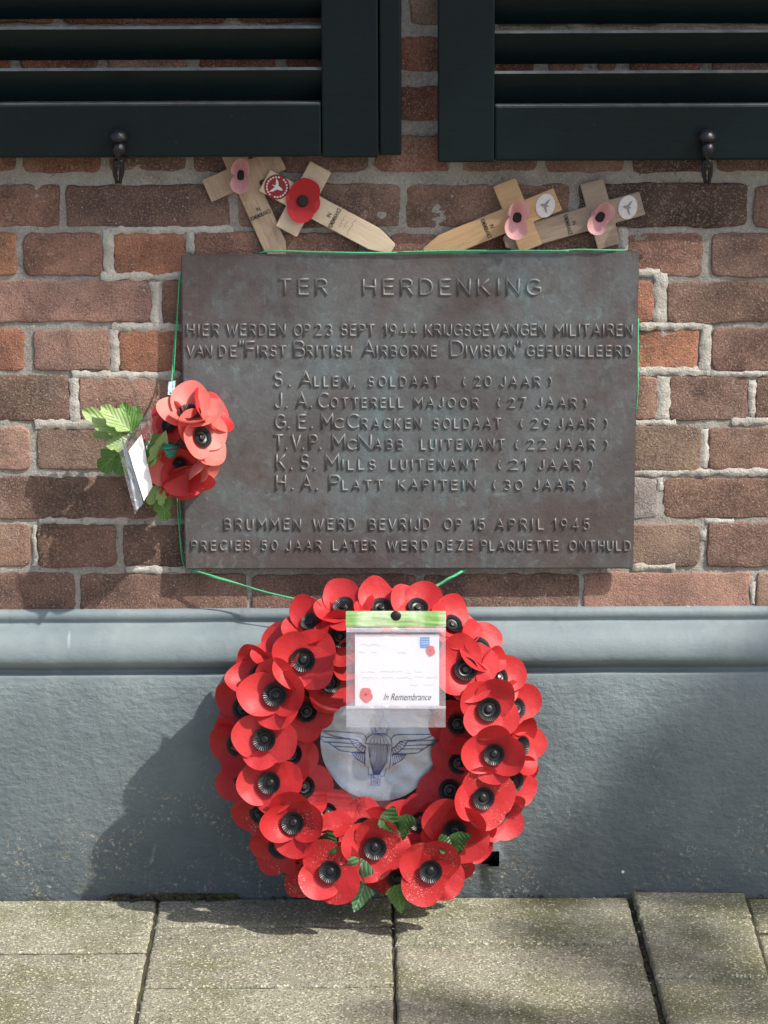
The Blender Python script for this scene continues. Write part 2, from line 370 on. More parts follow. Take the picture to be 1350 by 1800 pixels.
def tile(p00, p10, p11, p01, seed=0, dz=0.0, tilt=(0, 0), g=.0022, bev=.006, gy_=.0030):
    """corners near-left, near-right, far-right, far-left (world xy); rounded arris, uneven top"""
    n = 26; vs = []; fs = []; P = [Vector((q[0], q[1], 0)) for q in (p00, p10, p11, p01)]
    c = sum(P, Vector())/4
    wx = (P[1]-P[0]).length; wy = (P[3]-P[0]).length
    prm = [0, .25*bev, .5*bev, bev] 
    def axis(L, g):
        L -= 2*g; a = [q/L for q in prm]; m = [bev/L + (1-2*bev/L)*k/(n-7) for k in range(1, n-7)]
        return a + m + [1-q for q in a[::-1]]
    U = axis(wx, g); V = axis(wy, gy_)
    for j, v in enumerate(V):
        for i, u in enumerate(U):
            q = P[0].lerp(P[1], g/wx + u*(1-2*g/wx)).lerp(P[3].lerp(P[2], g/wx + u*(1-2*g/wx)), gy_/wy + v*(1-2*gy_/wy))
            e = min(u*wx, (1-u)*wx, v*wy, (1-v)*wy)
            drop = 0 if e >= bev else -(bev - math.sqrt(max(bev*bev-(bev-e)**2, 0)))*.75
            wv = .0008*noise.noise(Vector((q.x*9, q.y*9, seed))) + .0005*noise.noise(Vector((q.x*70, q.y*70, seed)))
            nz = .0010*noise.noise(Vector((q.x*110, q.y*110, seed+3))) if e < bev*1.2 else 0
            k = nz*2.2
            cc = (q-c); q2 = q + cc.normalized()*k
            vs.append((q2.x, q2.y, dz + tilt[0]*(q.x-c.x) + tilt[1]*(q.y-c.y) + drop + wv))
    A = len(U)
    for j in range(len(V)-1):
        for i in range(A-1): fs.append((j*A+i, j*A+i+1, (j+1)*A+i+1, (j+1)*A+i))
    loop = [i for i in range(A)] + [j*A+A-1 for j in range(1, len(V))] + [(len(V)-1)*A+i for i in range(A-2, -1, -1)] + [j*A for j in range(len(V)-2, 0, -1)]
    b = len(vs)
    for k in loop: x, y, z = vs[k]; vs.append((x, y, z-.03))
    for k in range(len(loop)): k2 = (k+1) % len(loop); fs.append((loop[k2], loop[k], b+k, b+k2))
    o = wob('paving_tile', vs, fs, TILE, pave, True); return o
# column joints from the photograph (px at wall foot, px at bottom of frame), rows by the y of each joint
def jx(t, b, y):
    p = G(t, 1568); q = G(b, 1798); k = (y-p.y)/(q.y-p.y); return p.x + (q.x-p.x)*k
cols = [(-535, -700), (-125, -222), (281, 237), (690, 695), (1107, 1168), (1308, 1375), (1712, 1850)]
def gy(x, y): return G(x, y).y
T = .30
rows = [[gy(0, 1640)], [gy(100, 1673)], [gy(500, 1627), gy(500, 1733)], [gy(900, 1661)], [gy(1200, 1622), gy(1240, 1728)], [gy(1340, 1637)]]
lift = [(0, 0, 0), (.0, .0, .008), (0, 0, .01), (.002, -.004, -.01), (.006, -.02, -.03), (-.002, 0, 0)]
for ci in range(6):
    ys = [PLY-.002] + rows[ci]; 
    step = .3 if len(rows[ci]) == 1 else abs(rows[ci][1]-rows[ci][0])
    while ys[-1] > -1.1: ys.append(ys[-1]-step)
    dz, tx, ty = lift[ci]
    for r in range(len(ys)-1):
        yf, yn = ys[r], ys[r+1]
        gl = .0022
        a0, a1 = cols[ci], cols[ci+1]
        off = -.0025 if ci == 3 else 0
        tile((jx(*a0, yn), yn), (jx(*a1, yn)+off, yn), (jx(*a1, yf)+off, yf), (jx(*a0, yf), yf), ci*13+r, dz + random.uniform(-.0006, .0006) + (.002 if (ci == 4) else 0), (tx, ty if r == 0 else 0), .0018, .007 if len(rows[ci]) == 1 else .0055)
for k, xx in enumerate((-1.25, 1.02)): pass

# ------------------------------------------------------------------ WALL
wall = thing('brick_wall', 'weathered reddish brown brick wall with pale mortar above a blue grey painted plinth', 'wall', (0, 0, 0))
def brick(x0, x1, y0, y1, col, seed):
    """outline in photograph px on the wall face"""
    xm, ym = (x0+x1)/2, (y0+y1)/2
    L = W(x0, ym).x; Rr = W(x1, ym).x; T_ = W(xm, y0).z; B = W(xm, y1).z
    brick_w(L, Rr, B, T_, col, seed)
def brick_w(L, Rr, B, T_, col, seed):
    w_, h_ = Rr-L, T_-B; nx = max(4, int(w_/.008)); nz = max(4, int(h_/.006))
    bev = .0022; off = random.uniform(-.0012, .0014); tl = random.uniform(-.006, .006)
    def ax(n, Lg): return [0, bev*.35/Lg, bev/Lg] + [bev/Lg + (1-2*bev/Lg)*k/n for k in range(1, n)] + [1-bev/Lg, 1-bev*.35/Lg, 1]
    U = ax(nx, w_); V = ax(nz, h_); vs = []; fs = []; A = len(U); rr = .006 + .004*random.random()
    for v in V:
        for u in U:
            x = L+u*w_; z = B+v*h_
            eu = min(u, 1-u)*w_; ev = min(v, 1-v)*h_; e = min(eu, ev)
            # rounded corners in plan
            if eu < rr and ev < rr:
                dx, dz = rr-eu, rr-ev; d = math.hypot(dx, dz)
                if d > 1e-6:
                    m = max(dx, dz); f = m/d
                    x += (1 if u < .5 else -1)*dx*(1-f); z += (1 if v < .5 else -1)*dz*(1-f)
            t = max(0, 1-e/.012)
            x += t*.0022*noise.noise(Vector((x*55, z*55, seed*3.1))) + t*.0016*noise.noise(Vector((x*190, z*190, seed)))
            z += t*.0024*noise.noise(Vector((x*48+9, z*48, seed*1.7))) + t*.0016*noise.noise(Vector((x*190+5, z*190, seed)))
            drop = 0 if e >= bev else (bev - math.sqrt(max(bev*bev-(bev-e)**2, 0)))
            y = drop*.9 - off - tl*(u-.5)*.1 + .0012*noise.noise(Vector((x*28, z*28, seed))) + .0006*noise.noise(Vector((x*120, z*120, seed)))
            vs.append((x, y, z))
    for j in range(len(V)-1):
        for i in range(A-1): fs.append((j*A+i, j*A+i+1, (j+1)*A+i+1, (j+1)*A+i))
    loop = [i for i in range(A)] + [j*A+A-1 for j in range(1, len(V))] + [(len(V)-1)*A+i for i in range(A-2, -1, -1)] + [j*A for j in range(len(V)-2, 0, -1)]
    b = len(vs)
    for k in loop: x, y, z = vs[k]; vs.append((x, .02, z))
    for k in range(len(loop)): k2 = (k+1) % len(loop); fs.append((loop[k2], loop[k], b+k, b+k2))
    return wob('brick', vs, fs, BRICK, wall, True, color=col)
CO = {'o': (.41, .195, .125), 'r': (.30, .17, .130), 'p': (.365, .23, .185), 'b': (.25, .16, .127), 'd': (.19, .122, .102), 'k': (.115, .077, .07), 'g': (.29, .21, .165), 'w': (.44, .42, .39), 'R': (.26, .12, .085)}
ROWS = [ # (top, bottom, [(x0, x1, colour)...])
 (-198, -136, [(-250, -110, 'r'), (-95, 45, 'b'), (58, 198, 'r'), (212, 352, 'b'), (366, 506, 'r'), (520, 660, 'r'), (672, 812, 'r'), (826, 966, 'b'), (980, 1120, 'r'), (1134, 1274, 'r'), (1288, 1428, 'b'), (1440, 1580, 'b')]),
 (-112, -50, [(-200, 95, 'r'), (110, 400, 'r'), (415, 705, 'b'), (720, 1010, 'r'), (1025, 1320, 'b'), (1333, 1620, 'r')]),
 (-24, 41, [(-210, 96, 'r'), (110, 400, 'R'), (415, 706, 'r'), (722, 860, 'g'), (873, 1010, 'b'), (1025, 1165, 'r'), (1180, 1470, 'r')]),
 (63, 125, [(-120, 20, 'R'), (36, 173, 'R'), (191, 326, 'p'), (350, 485, 'R'), (503, 690, 'R'), (702, 940, 'R'), (965, 1028, 'r'), (1052, 1082, 'r'), (1106, 1234, 'R'), (1252, 1390, 'g'), (1404, 1540, 'r')]),
 (150, 212, [(-240, 50, 'r'), (64, 354, 'r'), (368, 690, 'r'), (703, 1000, 'R'), (1014, 1300, 'r'), (1316, 1600, 'r')]),
 (240, 302, [(-120, 26, 'R'), (40, 176, 'R'), (190, 328, 'b'), (342, 480, 'd'), (494, 645, 'b'), (660, 787, 'R'), (812, 944, 'b'), (960, 1096, 'b'), (1112, 1250, 'k'), (1262, 1400, 'b'), (1414, 1550, 'b')]),
 (324, 400, [(-180, 105, 'r'), (116, 402, 'd'), (418, 702, 'b'), (713, 1000, 'b'), (1017, 1313, 'k'), (1325, 1600, 'b')]),
 (410, 486, [(-110, 29, 'o'), (41, 180, 'r'), (200, 325, 'o'), (342, 480, 'r'), (494, 630, 'r'), (684, 778, 'r'), (790, 926, 'R'), (940, 1088, 'r'), (1103, 1236, 'r'), (1250, 1390, 'b'), (1402, 1540, 'r')]),
 (493, 568, [(-32, 266, 'p'), (284, 570, 'r'), (585, 870, 'r'), (885, 1150, 'o'), (1172, 1465, 'b')]),
 (578, 652, [(-98, 43, 'o'), (58, 194, 'p'), (208, 345, 'o'), (360, 495, 'r'), (510, 1080, 'r'), (1094, 1229, 'o'), (1251, 1390, 'b')]),
 (661, 738, [(-175, 124, 'b'), (139, 430, 'p'), (445, 860, 'b'), (875, 1156, 'p'), (1177, 1316, 'b'), (1328, 1465, 'd')]),
 (750, 827, [(-90, 53, 'p'), (65, 205, 'g'), (217, 350, 'b'), (365, 1080, 'b'), (1094, 1233, 'g'), (1246, 1385, 'b')]),
 (839, 911, [(-25, 277, 'b'), (292, 580, 'b'), (595, 850, 'b'), (865, 1157, 'w'), (1167, 1460, 'b')]),
 (922, 996, [(-85, 55, 'b'), (66, 205, 'b'), (216, 352, 'd'), (366, 500, 'b'), (515, 1075, 'b'), (1090, 1231, 'g'), (1243, 1385, 'b')]),
 (1008, 1076, [(-165, 132, 'd'), (141, 434, 'b'), (441, 732, 'b'), (744, 1018, 'b'), (1025, 1319, 'p'), (1329, 1620, 'p')]),
]
sd = 0
for (y0, y1, items) in ROWS:
    for (x0, x1, ck) in items:
        sd += 1; j = random.uniform(.9, 1.1); c = CO[ck]
        brick(x0, x1, y0 + random.uniform(-2, 1.5), y1 + random.uniform(-1.5, 2), tuple(q*j*random.uniform(.97, 1.03) for q in c), sd)
# outer bricks beyond the frame, same courses
def extend(y0, y1, x0, x1, head):
    global sd
    step = 150 if head else 302; x = x0
    while x + step*.6 < x1:
        sd += 1; brick(x, x+step-13, y0, y1, tuple(q*random.uniform(.85, 1.1) for q in CO[random.choice('rrbbpdg')]), sd); x += step
for (y0, y1, items) in ROWS[2:]:
    head = (items[0][1]-items[0][0]) < 200
    extend(y0, y1, items[-1][1]+13, 1980, head)
    n = 150 if head else 302; xs = items[0][0]-13; k = int((xs+640)//n); extend(y0, y1, xs-k*n, xs-13, head)
# mortar bed
mz0, mz1 = W(675, 1080).z-.02, W(675, -230).z
nx, nz = 330, 190; vs = []; fs = []
mx = 1.02
for j in range(nz+1):
    for i in range(nx+1):
        x = -mx+2*mx*i/nx; z = mz0+(mz1-mz0)*j/nz
        y = .0024 + .0016*noise.noise(Vector((x*40, z*40, 5))) + .0012*noise.noise(Vector((x*130, z*130, 5)))
        vs.append((x, y, z))
for j in range(nz):
    for i in range(nx): fs.append((j*(nx+1)+i, j*(nx+1)+i+1, (j+1)*(nx+1)+i+1, (j+1)*(nx+1)+i))
wob('mortar', vs, fs, MORTAR, wall, True)
# far wall surface round the modelled bricks
a = M('distant_brick'); bt = a.n('ShaderNodeTexBrick'); sx = a.xyz(); cb = a.n('ShaderNodeCombineXYZ'); a.l(sx[0], cb.inputs[0]); a.l(sx[2], cb.inputs[1]); a.l(cb.outputs[0], bt.inputs[0])
bt.inputs['Scale'].default_value = 1; bt.inputs['Brick Width'].default_value = .22; bt.inputs['Row Height'].default_value = .0625; bt.inputs['Mortar Size'].default_value = .005
bt.inputs['Color1'].default_value = (.34, .17, .13, 1); bt.inputs['Color2'].default_value = (.22, .12, .10, 1); bt.inputs['Mortar'].default_value = (.34, .30, .26, 1)
a.set(Base_Color=bt.outputs[0], Roughness=.9, Normal=a.bump(bt.outputs['Fac'], .004, -1)); FARB = a.m
for (a0, a1, b0, b1) in ((-7, -mx, mz0, 4.2), (mx, 7, mz0, 4.2), (-mx, mx, mz1, 4.2)):
    wob('upper_wall' if b0 == mz1 else 'side_wall', [(a0, .001, b0), (a1, .001, b0), (a1, .001, b1), (a0, .001, b1)], [(0, 1, 2, 3)], FARB, wall)
# pale repointed joints
def strip(x0, x1, y0, y1, seed, dep=.0014):
    A = W(x0, (y0+y1)/2); B = W(x1, (y0+y1)/2); z0 = W((x0+x1)/2, y1).z; z1 = W((x0+x1)/2, y0).z
    L, Rr = A.x, B.x; n = max(3, int((Rr-L)/.0035)); m = max(3, int((z1-z0)/.0035)); vs = []; fs = []
    for j in range(m+1):
        for i in range(n+1):
            u, v = i/n, j/m; x = L+u*(Rr-L); z = z0+v*(z1-z0)
            e = min(u*(Rr-L), (1-u)*(Rr-L), v*(z1-z0), (1-v)*(z1-z0)); t = max(0, 1-e/.004)
            x2 = x + t*.0030*noise.noise(Vector((x*120, z*120, seed))); z2 = z + t*.0030*noise.noise(Vector((x*120, z*120, seed+7)))
            y = -dep + .0018*t**3 + .0018*noise.noise(Vector((x*60, z*60, seed))) + .0005*noise.noise(Vector((x*300, z*300, seed)))
            vs.append((x2, y, z2))
    for j in range(m):
        for i in range(n): fs.append((j*(n+1)+i, j*(n+1)+i+1, (j+1)*(n+1)+i+1, (j+1)*(n+1)+i))
    wob('mortar_joint', vs, fs, POINTING, wall, True)
ST = [(182,201,404,487),(176,322,476,493),(265,285,495,572),(197,322,568,584),(193,209,580,654),(127,318,652,667),(123,140,664,744),(62,182,738,754),(190,412,398,411),
 (66,225,909,922),(222,326,995,1008),(56,66,924,994),
 (1148,1173,480,566),(1118,1160,473,487),(1118,1238,566,580),(1230,1251,568,652),(1118,1250,645,660),(1250,1470,651,662),(1154,1178,660,738),(1112,1190,738,749),
 (1316,1328,668,732),(1286,1470,734,747),(1233,1245,752,822),(1110,1470,823,836),(1155,1166,840,862),(1231,1243,932,950),(1110,1186,991,1003),(1319,1328,1022,1062),(1240,1290,912,921),(326,342,408,446),(1086,1104,402,440)]
for i, s in enumerate(ST): strip(*s, i*2.3)
# plinth: one profile swept along the wall, with the vent opening cut in
zt = W(675, 1071).z
def zz(y, d): return W(675, y, d).z
prof = [(.02, zt+.004), (-.004, zt+.002), (-.0075, zt-.0006), (-.009, zz(1080, .009)), (-.0085, zz(1086, .009)), (-.0065, zz(1089, .007)), (-.0055, zz(1092, .006)), (-.0080, zz(1096, .008)), (-.017, zz(1103, .017)),
        (-.027, zz(1114, .027)), (-.034, zz(1127, .034)), (-.038, zz(1141, .038)), (-.0395, zz(1153, .0395)), (-.0390, zz(1161, .039)), (-.036, zz(1167, .036)), (-.031, zz(1170.5, .031)), (-.0255, zz(1172, .025)),
        (-.0215, zz(1174, .021)), (-.0205, zz(1177, .020)), (-.0215, zz(1180, .021)), (-.0275, zz(1183, .028)), (-.0295, zz(1186, .030)), (PLY, zz(1190, .030)), (PLY, .2), (PLY, .1)]
hx0, hx1 = W(845, 1500).x, W(876, 1500).x; hz1, hz0 = zz(1494, .022), zz(1521, .022)
prof += [(PLY, hz1), (PLY, hz0), (PLY, -.03)]
xs = sorted(set([-7, -4, -2] + [-1.1+2.2*k/160 for k in range(161) if not hx0-.004 < -1.1+2.2*k/160 < hx1+.004] + [hx0, hx1] + [2, 4, 7]))
vs = []; fs = []; A = len(xs)
for j, (y, z) in enumerate(prof):
    for x in xs:
        k = .0009*noise.noise(Vector((x*14, z*14, 2))) if 0 < j < len(prof)-1 and x > -1.2 and x < 1.2 else 0
        vs.append((x, y+k, z+k*.6))
ri = len(prof)-3; ci = xs.index(hx0)
for j in range(len(prof)-1):
    for i in range(A-1):
        if j == ri and i == ci: continue
        fs.append((j*A+i, (j+1)*A+i, (j+1)*A+i+1, j*A+i+1))
c4 = [ri*A+ci, ri*A+ci+1, (ri+1)*A+ci+1, (ri+1)*A+ci]; b = len(vs)
for k in c4: x, y, z = vs[k]; vs.append((x, y+.05, z))
for k in range(4): fs.append((c4[k], c4[(k+1) % 4], b+(k+1) % 4, b+k))
fs.append((b, b+1, b+2, b+3))
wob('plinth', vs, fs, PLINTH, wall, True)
# crumbled soil along the wall foot
mb = MB()
def pebble(p, r):
    bm = bmesh.new(); bmesh.ops.create_icosphere(bm, subdivisions=1, radius=1)
    q = random.random()*50
    vs = [Vector(p) + Vector((v.co.x*r*1.5, v.co.y*r, v.co.z*r*.7))*(1+.45*noise.noise(v.co*1.4+Vector((q, 0, 0)))) for v in bm.verts]
    bm.verts.index_update(); mb.add(vs, [[v.index for v in f.verts] for f in bm.faces]); bm.free()
for k in range(620):
    px = random.choice([random.uniform(200, 300), random.uniform(285, 418), random.uniform(290, 415), random.uniform(-80, 1430)])
    g_ = G(px, 1568); pebble((g_.x, PLY - abs(random.gauss(0, .006)) - .001, random.uniform(-.001, .006 if 200 < px < 418 else .0015)), random.uniform(.0008, .0034 if 200 < px < 418 else .0018))
for k in range(260):
    y = random.uniform(1600, 1800); px = 1110+(1166-1110)*(y-1568)/230 + random.uniform(-4, 4); g_ = G(px, y); pebble((g_.x, g_.y, -.001), random.uniform(.001, .0032))
o = mb.build('crumbled_soil', SOIL, smooth=False); o['kind'] = 'stuff'; o['label'] = 'crumbled brown soil along the foot of the plinth and in the tile joint'; o['category'] = 'soil'
mb = MB()
for k in range(150):
    p_ = G(random.uniform(-100, 1450), random.uniform(1575, 1800)); pebble((p_.x, p_.y, .001), random.uniform(.0005, .0014))
for k in range(26):
    p_ = G(random.gauss(905, 7), random.gauss(1669, 2.0)); pebble((p_.x, p_.y, .0012), random.uniform(.0010, .0022))
o = mb.build('loose_grit', simple('pale_grit', (.52, .50, .44), .9), smooth=False); o['kind'] = 'stuff'; o['label'] = 'loose pale grit scattered on the paving tiles'; o['category'] = 'grit'
# ------------------------------------------------------------------ SHUTTERS
def shutter(lab, xl, xr, stile_side, gaps, rail, bottom, dfront=.052, strip_px=None):
    """gaps: y px of the top edge of each visible slat"""
    ctr = W((xl+xr)/2, bottom, dfront); t = thing('window_shutter', lab, 'shutter', (ctr.x, ctr.y, ctr.z), 'dark green louvred shutters')
    top = 1.72; L = W(xl, 200, dfront).x; Rr = W(xr, 200, dfront).x; zb = W(675, bottom, dfront).z; zr = W(675, rail, dfront).z
    sw = 95*PX; yb = -dfront+.034
    for (a0, a1) in ((L, L+sw), (Rr-sw, Rr)):
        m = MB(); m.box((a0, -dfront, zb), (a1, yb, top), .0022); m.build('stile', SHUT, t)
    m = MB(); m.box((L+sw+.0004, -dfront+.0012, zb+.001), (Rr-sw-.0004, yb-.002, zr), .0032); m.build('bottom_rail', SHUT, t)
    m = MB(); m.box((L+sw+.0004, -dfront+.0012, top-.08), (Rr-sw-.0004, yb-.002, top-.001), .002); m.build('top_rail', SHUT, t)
    if strip_px:
        m = MB(); a0 = W(strip_px[0], 200, dfront).x; a1 = W(strip_px[1], 200, dfront).x
        m.box((a0+.0006, -dfront+.007, zb+.002), (a1, yb+.004, top), .0025); m.build('closing_strip', SHUT, t)
    z = W(675, gaps[0], dfront).z; z2 = W(675, gaps[1], dfront).z; pitch = z2-z
    k = 0
    while True:
        zt_ = z + pitch*k
        if zt_ > top-.09: break
        # slat profile: top edge forward, leaning back towards the wall at the foot
        yf = -dfront+.0035; yk = yb-.004; h = .040
        d = Vector((yk-yf, -h)).normalized(); n = Vector((-d.y, d.x)); th = .0075
        P = [Vector((yf, zt_)), Vector((yf, zt_))+n*th, Vector((yk, zt_-h))+n*th*.9, Vector((yk, zt_-h))]
        P[1] = Vector((yf+.009, zt_+.0012)); P[2] = Vector((yk+.005, zt_-h+.004))
        P[0] = Vector((yf, zt_-.0012)); P.insert(1, Vector((yf+.0030, zt_+.0020)))
        vs = []; 
        for xx in (L+sw-.004, Rr-sw+.004):
            for p in P: vs.append((xx, p.x, p.y))
        q = len(P); fs = [tuple(range(q)), tuple(range(2*q-1, q-1, -1))] + [(i, i+q, (i+1) % q + q, (i+1) % q) for i in range(q)]
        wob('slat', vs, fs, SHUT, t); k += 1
    return t
shutter('dark green louvred shutter with a closing strip, above the crosses on the plaque\'s left half', -290, 665, 'r', [121, 48], 180, 277, strip_px=(665, 706))
shutter('dark green louvred shutter with plain outer stile, above the two crosses with silver badges', 770, 1716, 'l', [129, 58], 186, 286)
# shutter holders
def holder(px, lab, s=1):
    P = W(px, 318, .05); t = thing('shutter_holder', lab, 'hook', P, 'black iron shutter holders')
    def q(dx, y, d): return W(px+dx, y, d)
    m = MB(); F = Matrix.Translation(q(0, 240, .066)) @ Matrix.Rotation(R(12), 4, 'Y') @ Matrix.Rotation(R(8), 4, 'X')
    m.lathe([(.0001, .0085), (.004, .0082), (.0085, .0062), (.0115, .0022), (.0122, -.001), (.0105, -.004), (.0065, -.0065), (.0050, -.010), (.0052, -.014), (.0001, -.0145)], F, 20); m.build('knob', IRON, t, True)
    m = MB(); m.tube(smoothcurve([q(0, 250, .066), q(1, 262, .068), q(0, 272, .069), q(1, 282, .067), q(0, 290, .062)]), [.0052+.0036*math.sin(i*.26) for i in range(25)], 12); m.build('shank', IRON, t, True)
    for sx_ in (-1, 1):
        m = MB(); m.tube(smoothcurve([q(2*sx_, 282, .064), q(6*sx_, 291, .06), q(6*sx_, 302, .056), q(4.5*sx_, 312, .052), q(3*sx_, 321, .046)]), [.0034]*6+[.0032]*12+[.0024]*7, 8); m.build('prong', IRON, t, True)
    m = MB(); m.tube([q(0, 268, .064), q(0, 276, .03), q(0, 290, .002)], .004, 8); m.build('bracket', IRON, t, True)
holder(208, 'black iron knob and hook on the bottom rail of the shutter with the closing strip')
holder(1243, 'black iron knob and hook on the shutter above the silver badges')

# ------------------------------------------------------------------ text
def text_mesh(s, depth=0.0, bevel=0.0, res=3, shear=0.0):
    cu = bpy.data.curves.new('t', 'FONT'); cu.body = s; cu.size = 1; cu.extrude = depth; cu.bevel_depth = bevel; cu.bevel_resolution = 1; cu.resolution_u = res; cu.shear = shear
    if TOFF: cu.offset = TOFF
    o = bpy.data.objects.new('t', cu); COL.objects.link(o)
    dg = bpy.context.evaluated_depsgraph_get(); me = bpy.data.meshes.new_from_object(o.evaluated_get(dg))
    bpy.data.objects.remove(o); bpy.data.curves.remove(cu); return me
TOFF = 0
def fit_text(s, u0, u1, v0, v1, th, fun, mb, bevel=.012, fit_h=None, shear=0.0, capref=None):
    """fit the word between u0..u1 and v0 (foot)..v1 (top); fun(u, v, h) gives the world point"""
    me = text_mesh(s, .02 if th else 0, bevel if th else 0, shear=shear)
    xs = [v.co.x for v in me.vertices]; ys = [v.co.y for v in me.vertices]; zs = [v.co.z for v in me.vertices]
    x0, x1, z0, z1 = min(xs), max(xs), min(zs), max(zs); y0, y1 = (0, .70) if capref else (min(ys), max(ys))
    vs = []
    for v in me.vertices:
        h = 0 if z1-z0 < 1e-6 else (v.co.z-z0)/(z1-z0)*th
        vs.append(fun(u0+(v.co.x-x0)/(x1-x0)*(u1-u0), v0+(v.co.y-y0)/(y1-y0)*(v1-v0), h))
    mb.add(vs, [tuple(p.vertices) for p in me.polygons]); bpy.data.meshes.remove(me)
# ------------------------------------------------------------------ PLAQUE
PD = .020
pc = W(720, 720, PD); plq = thing('memorial_plaque', 'dark bronze plaque with raised Dutch lettering fixed to the brick wall', 'plaque', (pc.x, 0, pc.z))
cr = [W(317.5, 448.5, PD), W(1124, 441.5, PD), W(1113, 1000, PD), W(324.5, 1001, PD)]
bm = bmesh.new(); f = [bm.verts.new(c) for c in cr]; bk = [bm.verts.new((c.x, -.0145, c.z)) for c in cr]
bm.faces.new(f[::-1]); bm.faces.new(bk)
for i in range(4): bm.faces.new((f[i], f[(i+1) % 4], bk[(i+1) % 4], bk[i]))
bmesh.ops.recalc_face_normals(bm, faces=bm.faces[:]); bmesh.ops.bevel(bm, geom=bm.edges[:], offset=.0018, segments=2, affect='EDGES')
bm.verts.index_update()
wob('plate', [v.co.copy() for v in bm.verts], [[v.index for v in f_.verts] for f_ in bm.faces], BRONZE, plq); bm.free()
for (x_p, y_p) in ((380, 490), (1060, 490), (380, 960), (1060, 960)):
    q_ = W(x_p, y_p, .0145); mm_ = MB(); mm_.tube([(q_.x, -.0146, q_.z), (q_.x, .004, q_.z)], .006, 10); mm_.build('wall_spacer', IRON, plq)
LINES = [
 (491, 517.5, [('TER', 491, 575), ('HERDENKING', 639, 949)]),
 (570.5, 589.5, [('HIER', 329, 385), ('WERDEN', 399, 501), ('OP', 517, 544), ('23', 554, 583), ('SEPT', 600, 658), ('1944', 675, 732), ('KRIJGSGEVANGEN', 748, 959), ('MILITAIREN', 975.5, 1111)]),
 (608, 626, [('VAN', 329, 372), ('DE', 385.5, 415), ('"', 421, 428, 600, 607), ('F', 432.5, 447, 600, 626), ('IRST', 452, 502), ('B', 517, 535, 600, 626), ('RITISH', 539, 617), ('A', 638, 658, 600, 626), ('IRBORNE', 662, 767), ('D', 793, 814, 600, 626), ('IVISION', 819, 905), ('"', 908, 916, 600, 607), ('GEFUSILLEERD', 926, 1109)]),
 (662.5, 679, [('S.', 482, 510, 654, 679), ('A', 527, 548, 654, 679), ('LLEN,', 553, 623), ('SOLDAAT', 648, 772), ('(', 813, 819), ('20', 834, 863), ('JAAR', 880, 949), (')', 964, 970)]),
 (700, 716, [('J.', 484, 505, 691, 716), ('A.', 522, 548, 691, 716), ('C', 560, 577, 691, 716), ('OTTERELL', 582, 708), ('MAJOOR', 729, 840), ('(', 874, 880), ('27', 894, 923), ('JAAR', 945, 1013), (')', 1026, 1032)]),
 (736, 752.5, [('G.', 484, 508, 729, 752.5), ('E.', 525, 549, 729, 752.5), ('M', 566, 584, 729, 752.5), ('C', 588, 603), ('C', 611, 630, 729, 752.5), ('RACKEN', 636, 740), ('SOLDAAT', 762, 880), ('(', 914, 920), ('29', 935, 965), ('JAAR', 982, 1045), (')', 1062, 1068)]),
 (773, 789.5, [('T.', 483, 504, 765, 789.5), ('V.', 514, 534, 765, 789.5), ('P.', 545, 564, 765, 789.5), ('M', 585, 605, 765, 789.5), ('C', 611, 626), ('N', 631, 652, 765, 789.5), ('ABB', 658, 708), ('LUITENANT', 740, 886), ('(', 905, 911), ('22', 927, 959), ('JAAR', 977, 1045), (')', 1062, 1069)]),
 (808.5, 825, [('K.', 486, 513, 800, 825), ('S.', 529, 554, 800, 825), ('M', 574, 595, 800, 825), ('ILLS', 602, 659), ('LUITENANT', 687, 840), ('(', 874, 881), ('21', 895, 924), ('JAAR', 948, 1019), (')', 1036, 1042)]),
 (844.5, 860.5, [('H.', 486, 515, 836, 860.5), ('A.', 530, 558, 836, 860.5), ('P', 580, 597, 836, 860.5), ('LATT', 602, 672), ('KAPITEIN', 700, 835), ('(', 866, 872), ('30', 886, 918), ('JAAR', 939, 1009), (')', 1026, 1032)]),
 (912.5, 930.5, [('BRUMMEN', 395, 528), ('WERD', 551, 624), ('BEVRIJD', 649, 755), ('OP', 781, 811), ('15', 830, 851), ('APRIL', 872, 955), ('1945', 973, 1035)]),
 (951, 967, [('PRECIES', 337, 439), ('50', 460, 487), ('JAAR', 504, 564), ('LATER', 585, 661), ('WERD', 681, 752), ('DEZE', 768, 830), ('PLAQUETTE', 846, 981), ('ONTHULD', 1001, 1107)]),
]
def arc(cx, cy, rx, ry, a0, a1, n=9): return [(cx+rx*math.cos(R(a0+(a1-a0)*k/n)), cy+ry*math.sin(R(a0+(a1-a0)*k/n))) for k in range(n+1)]
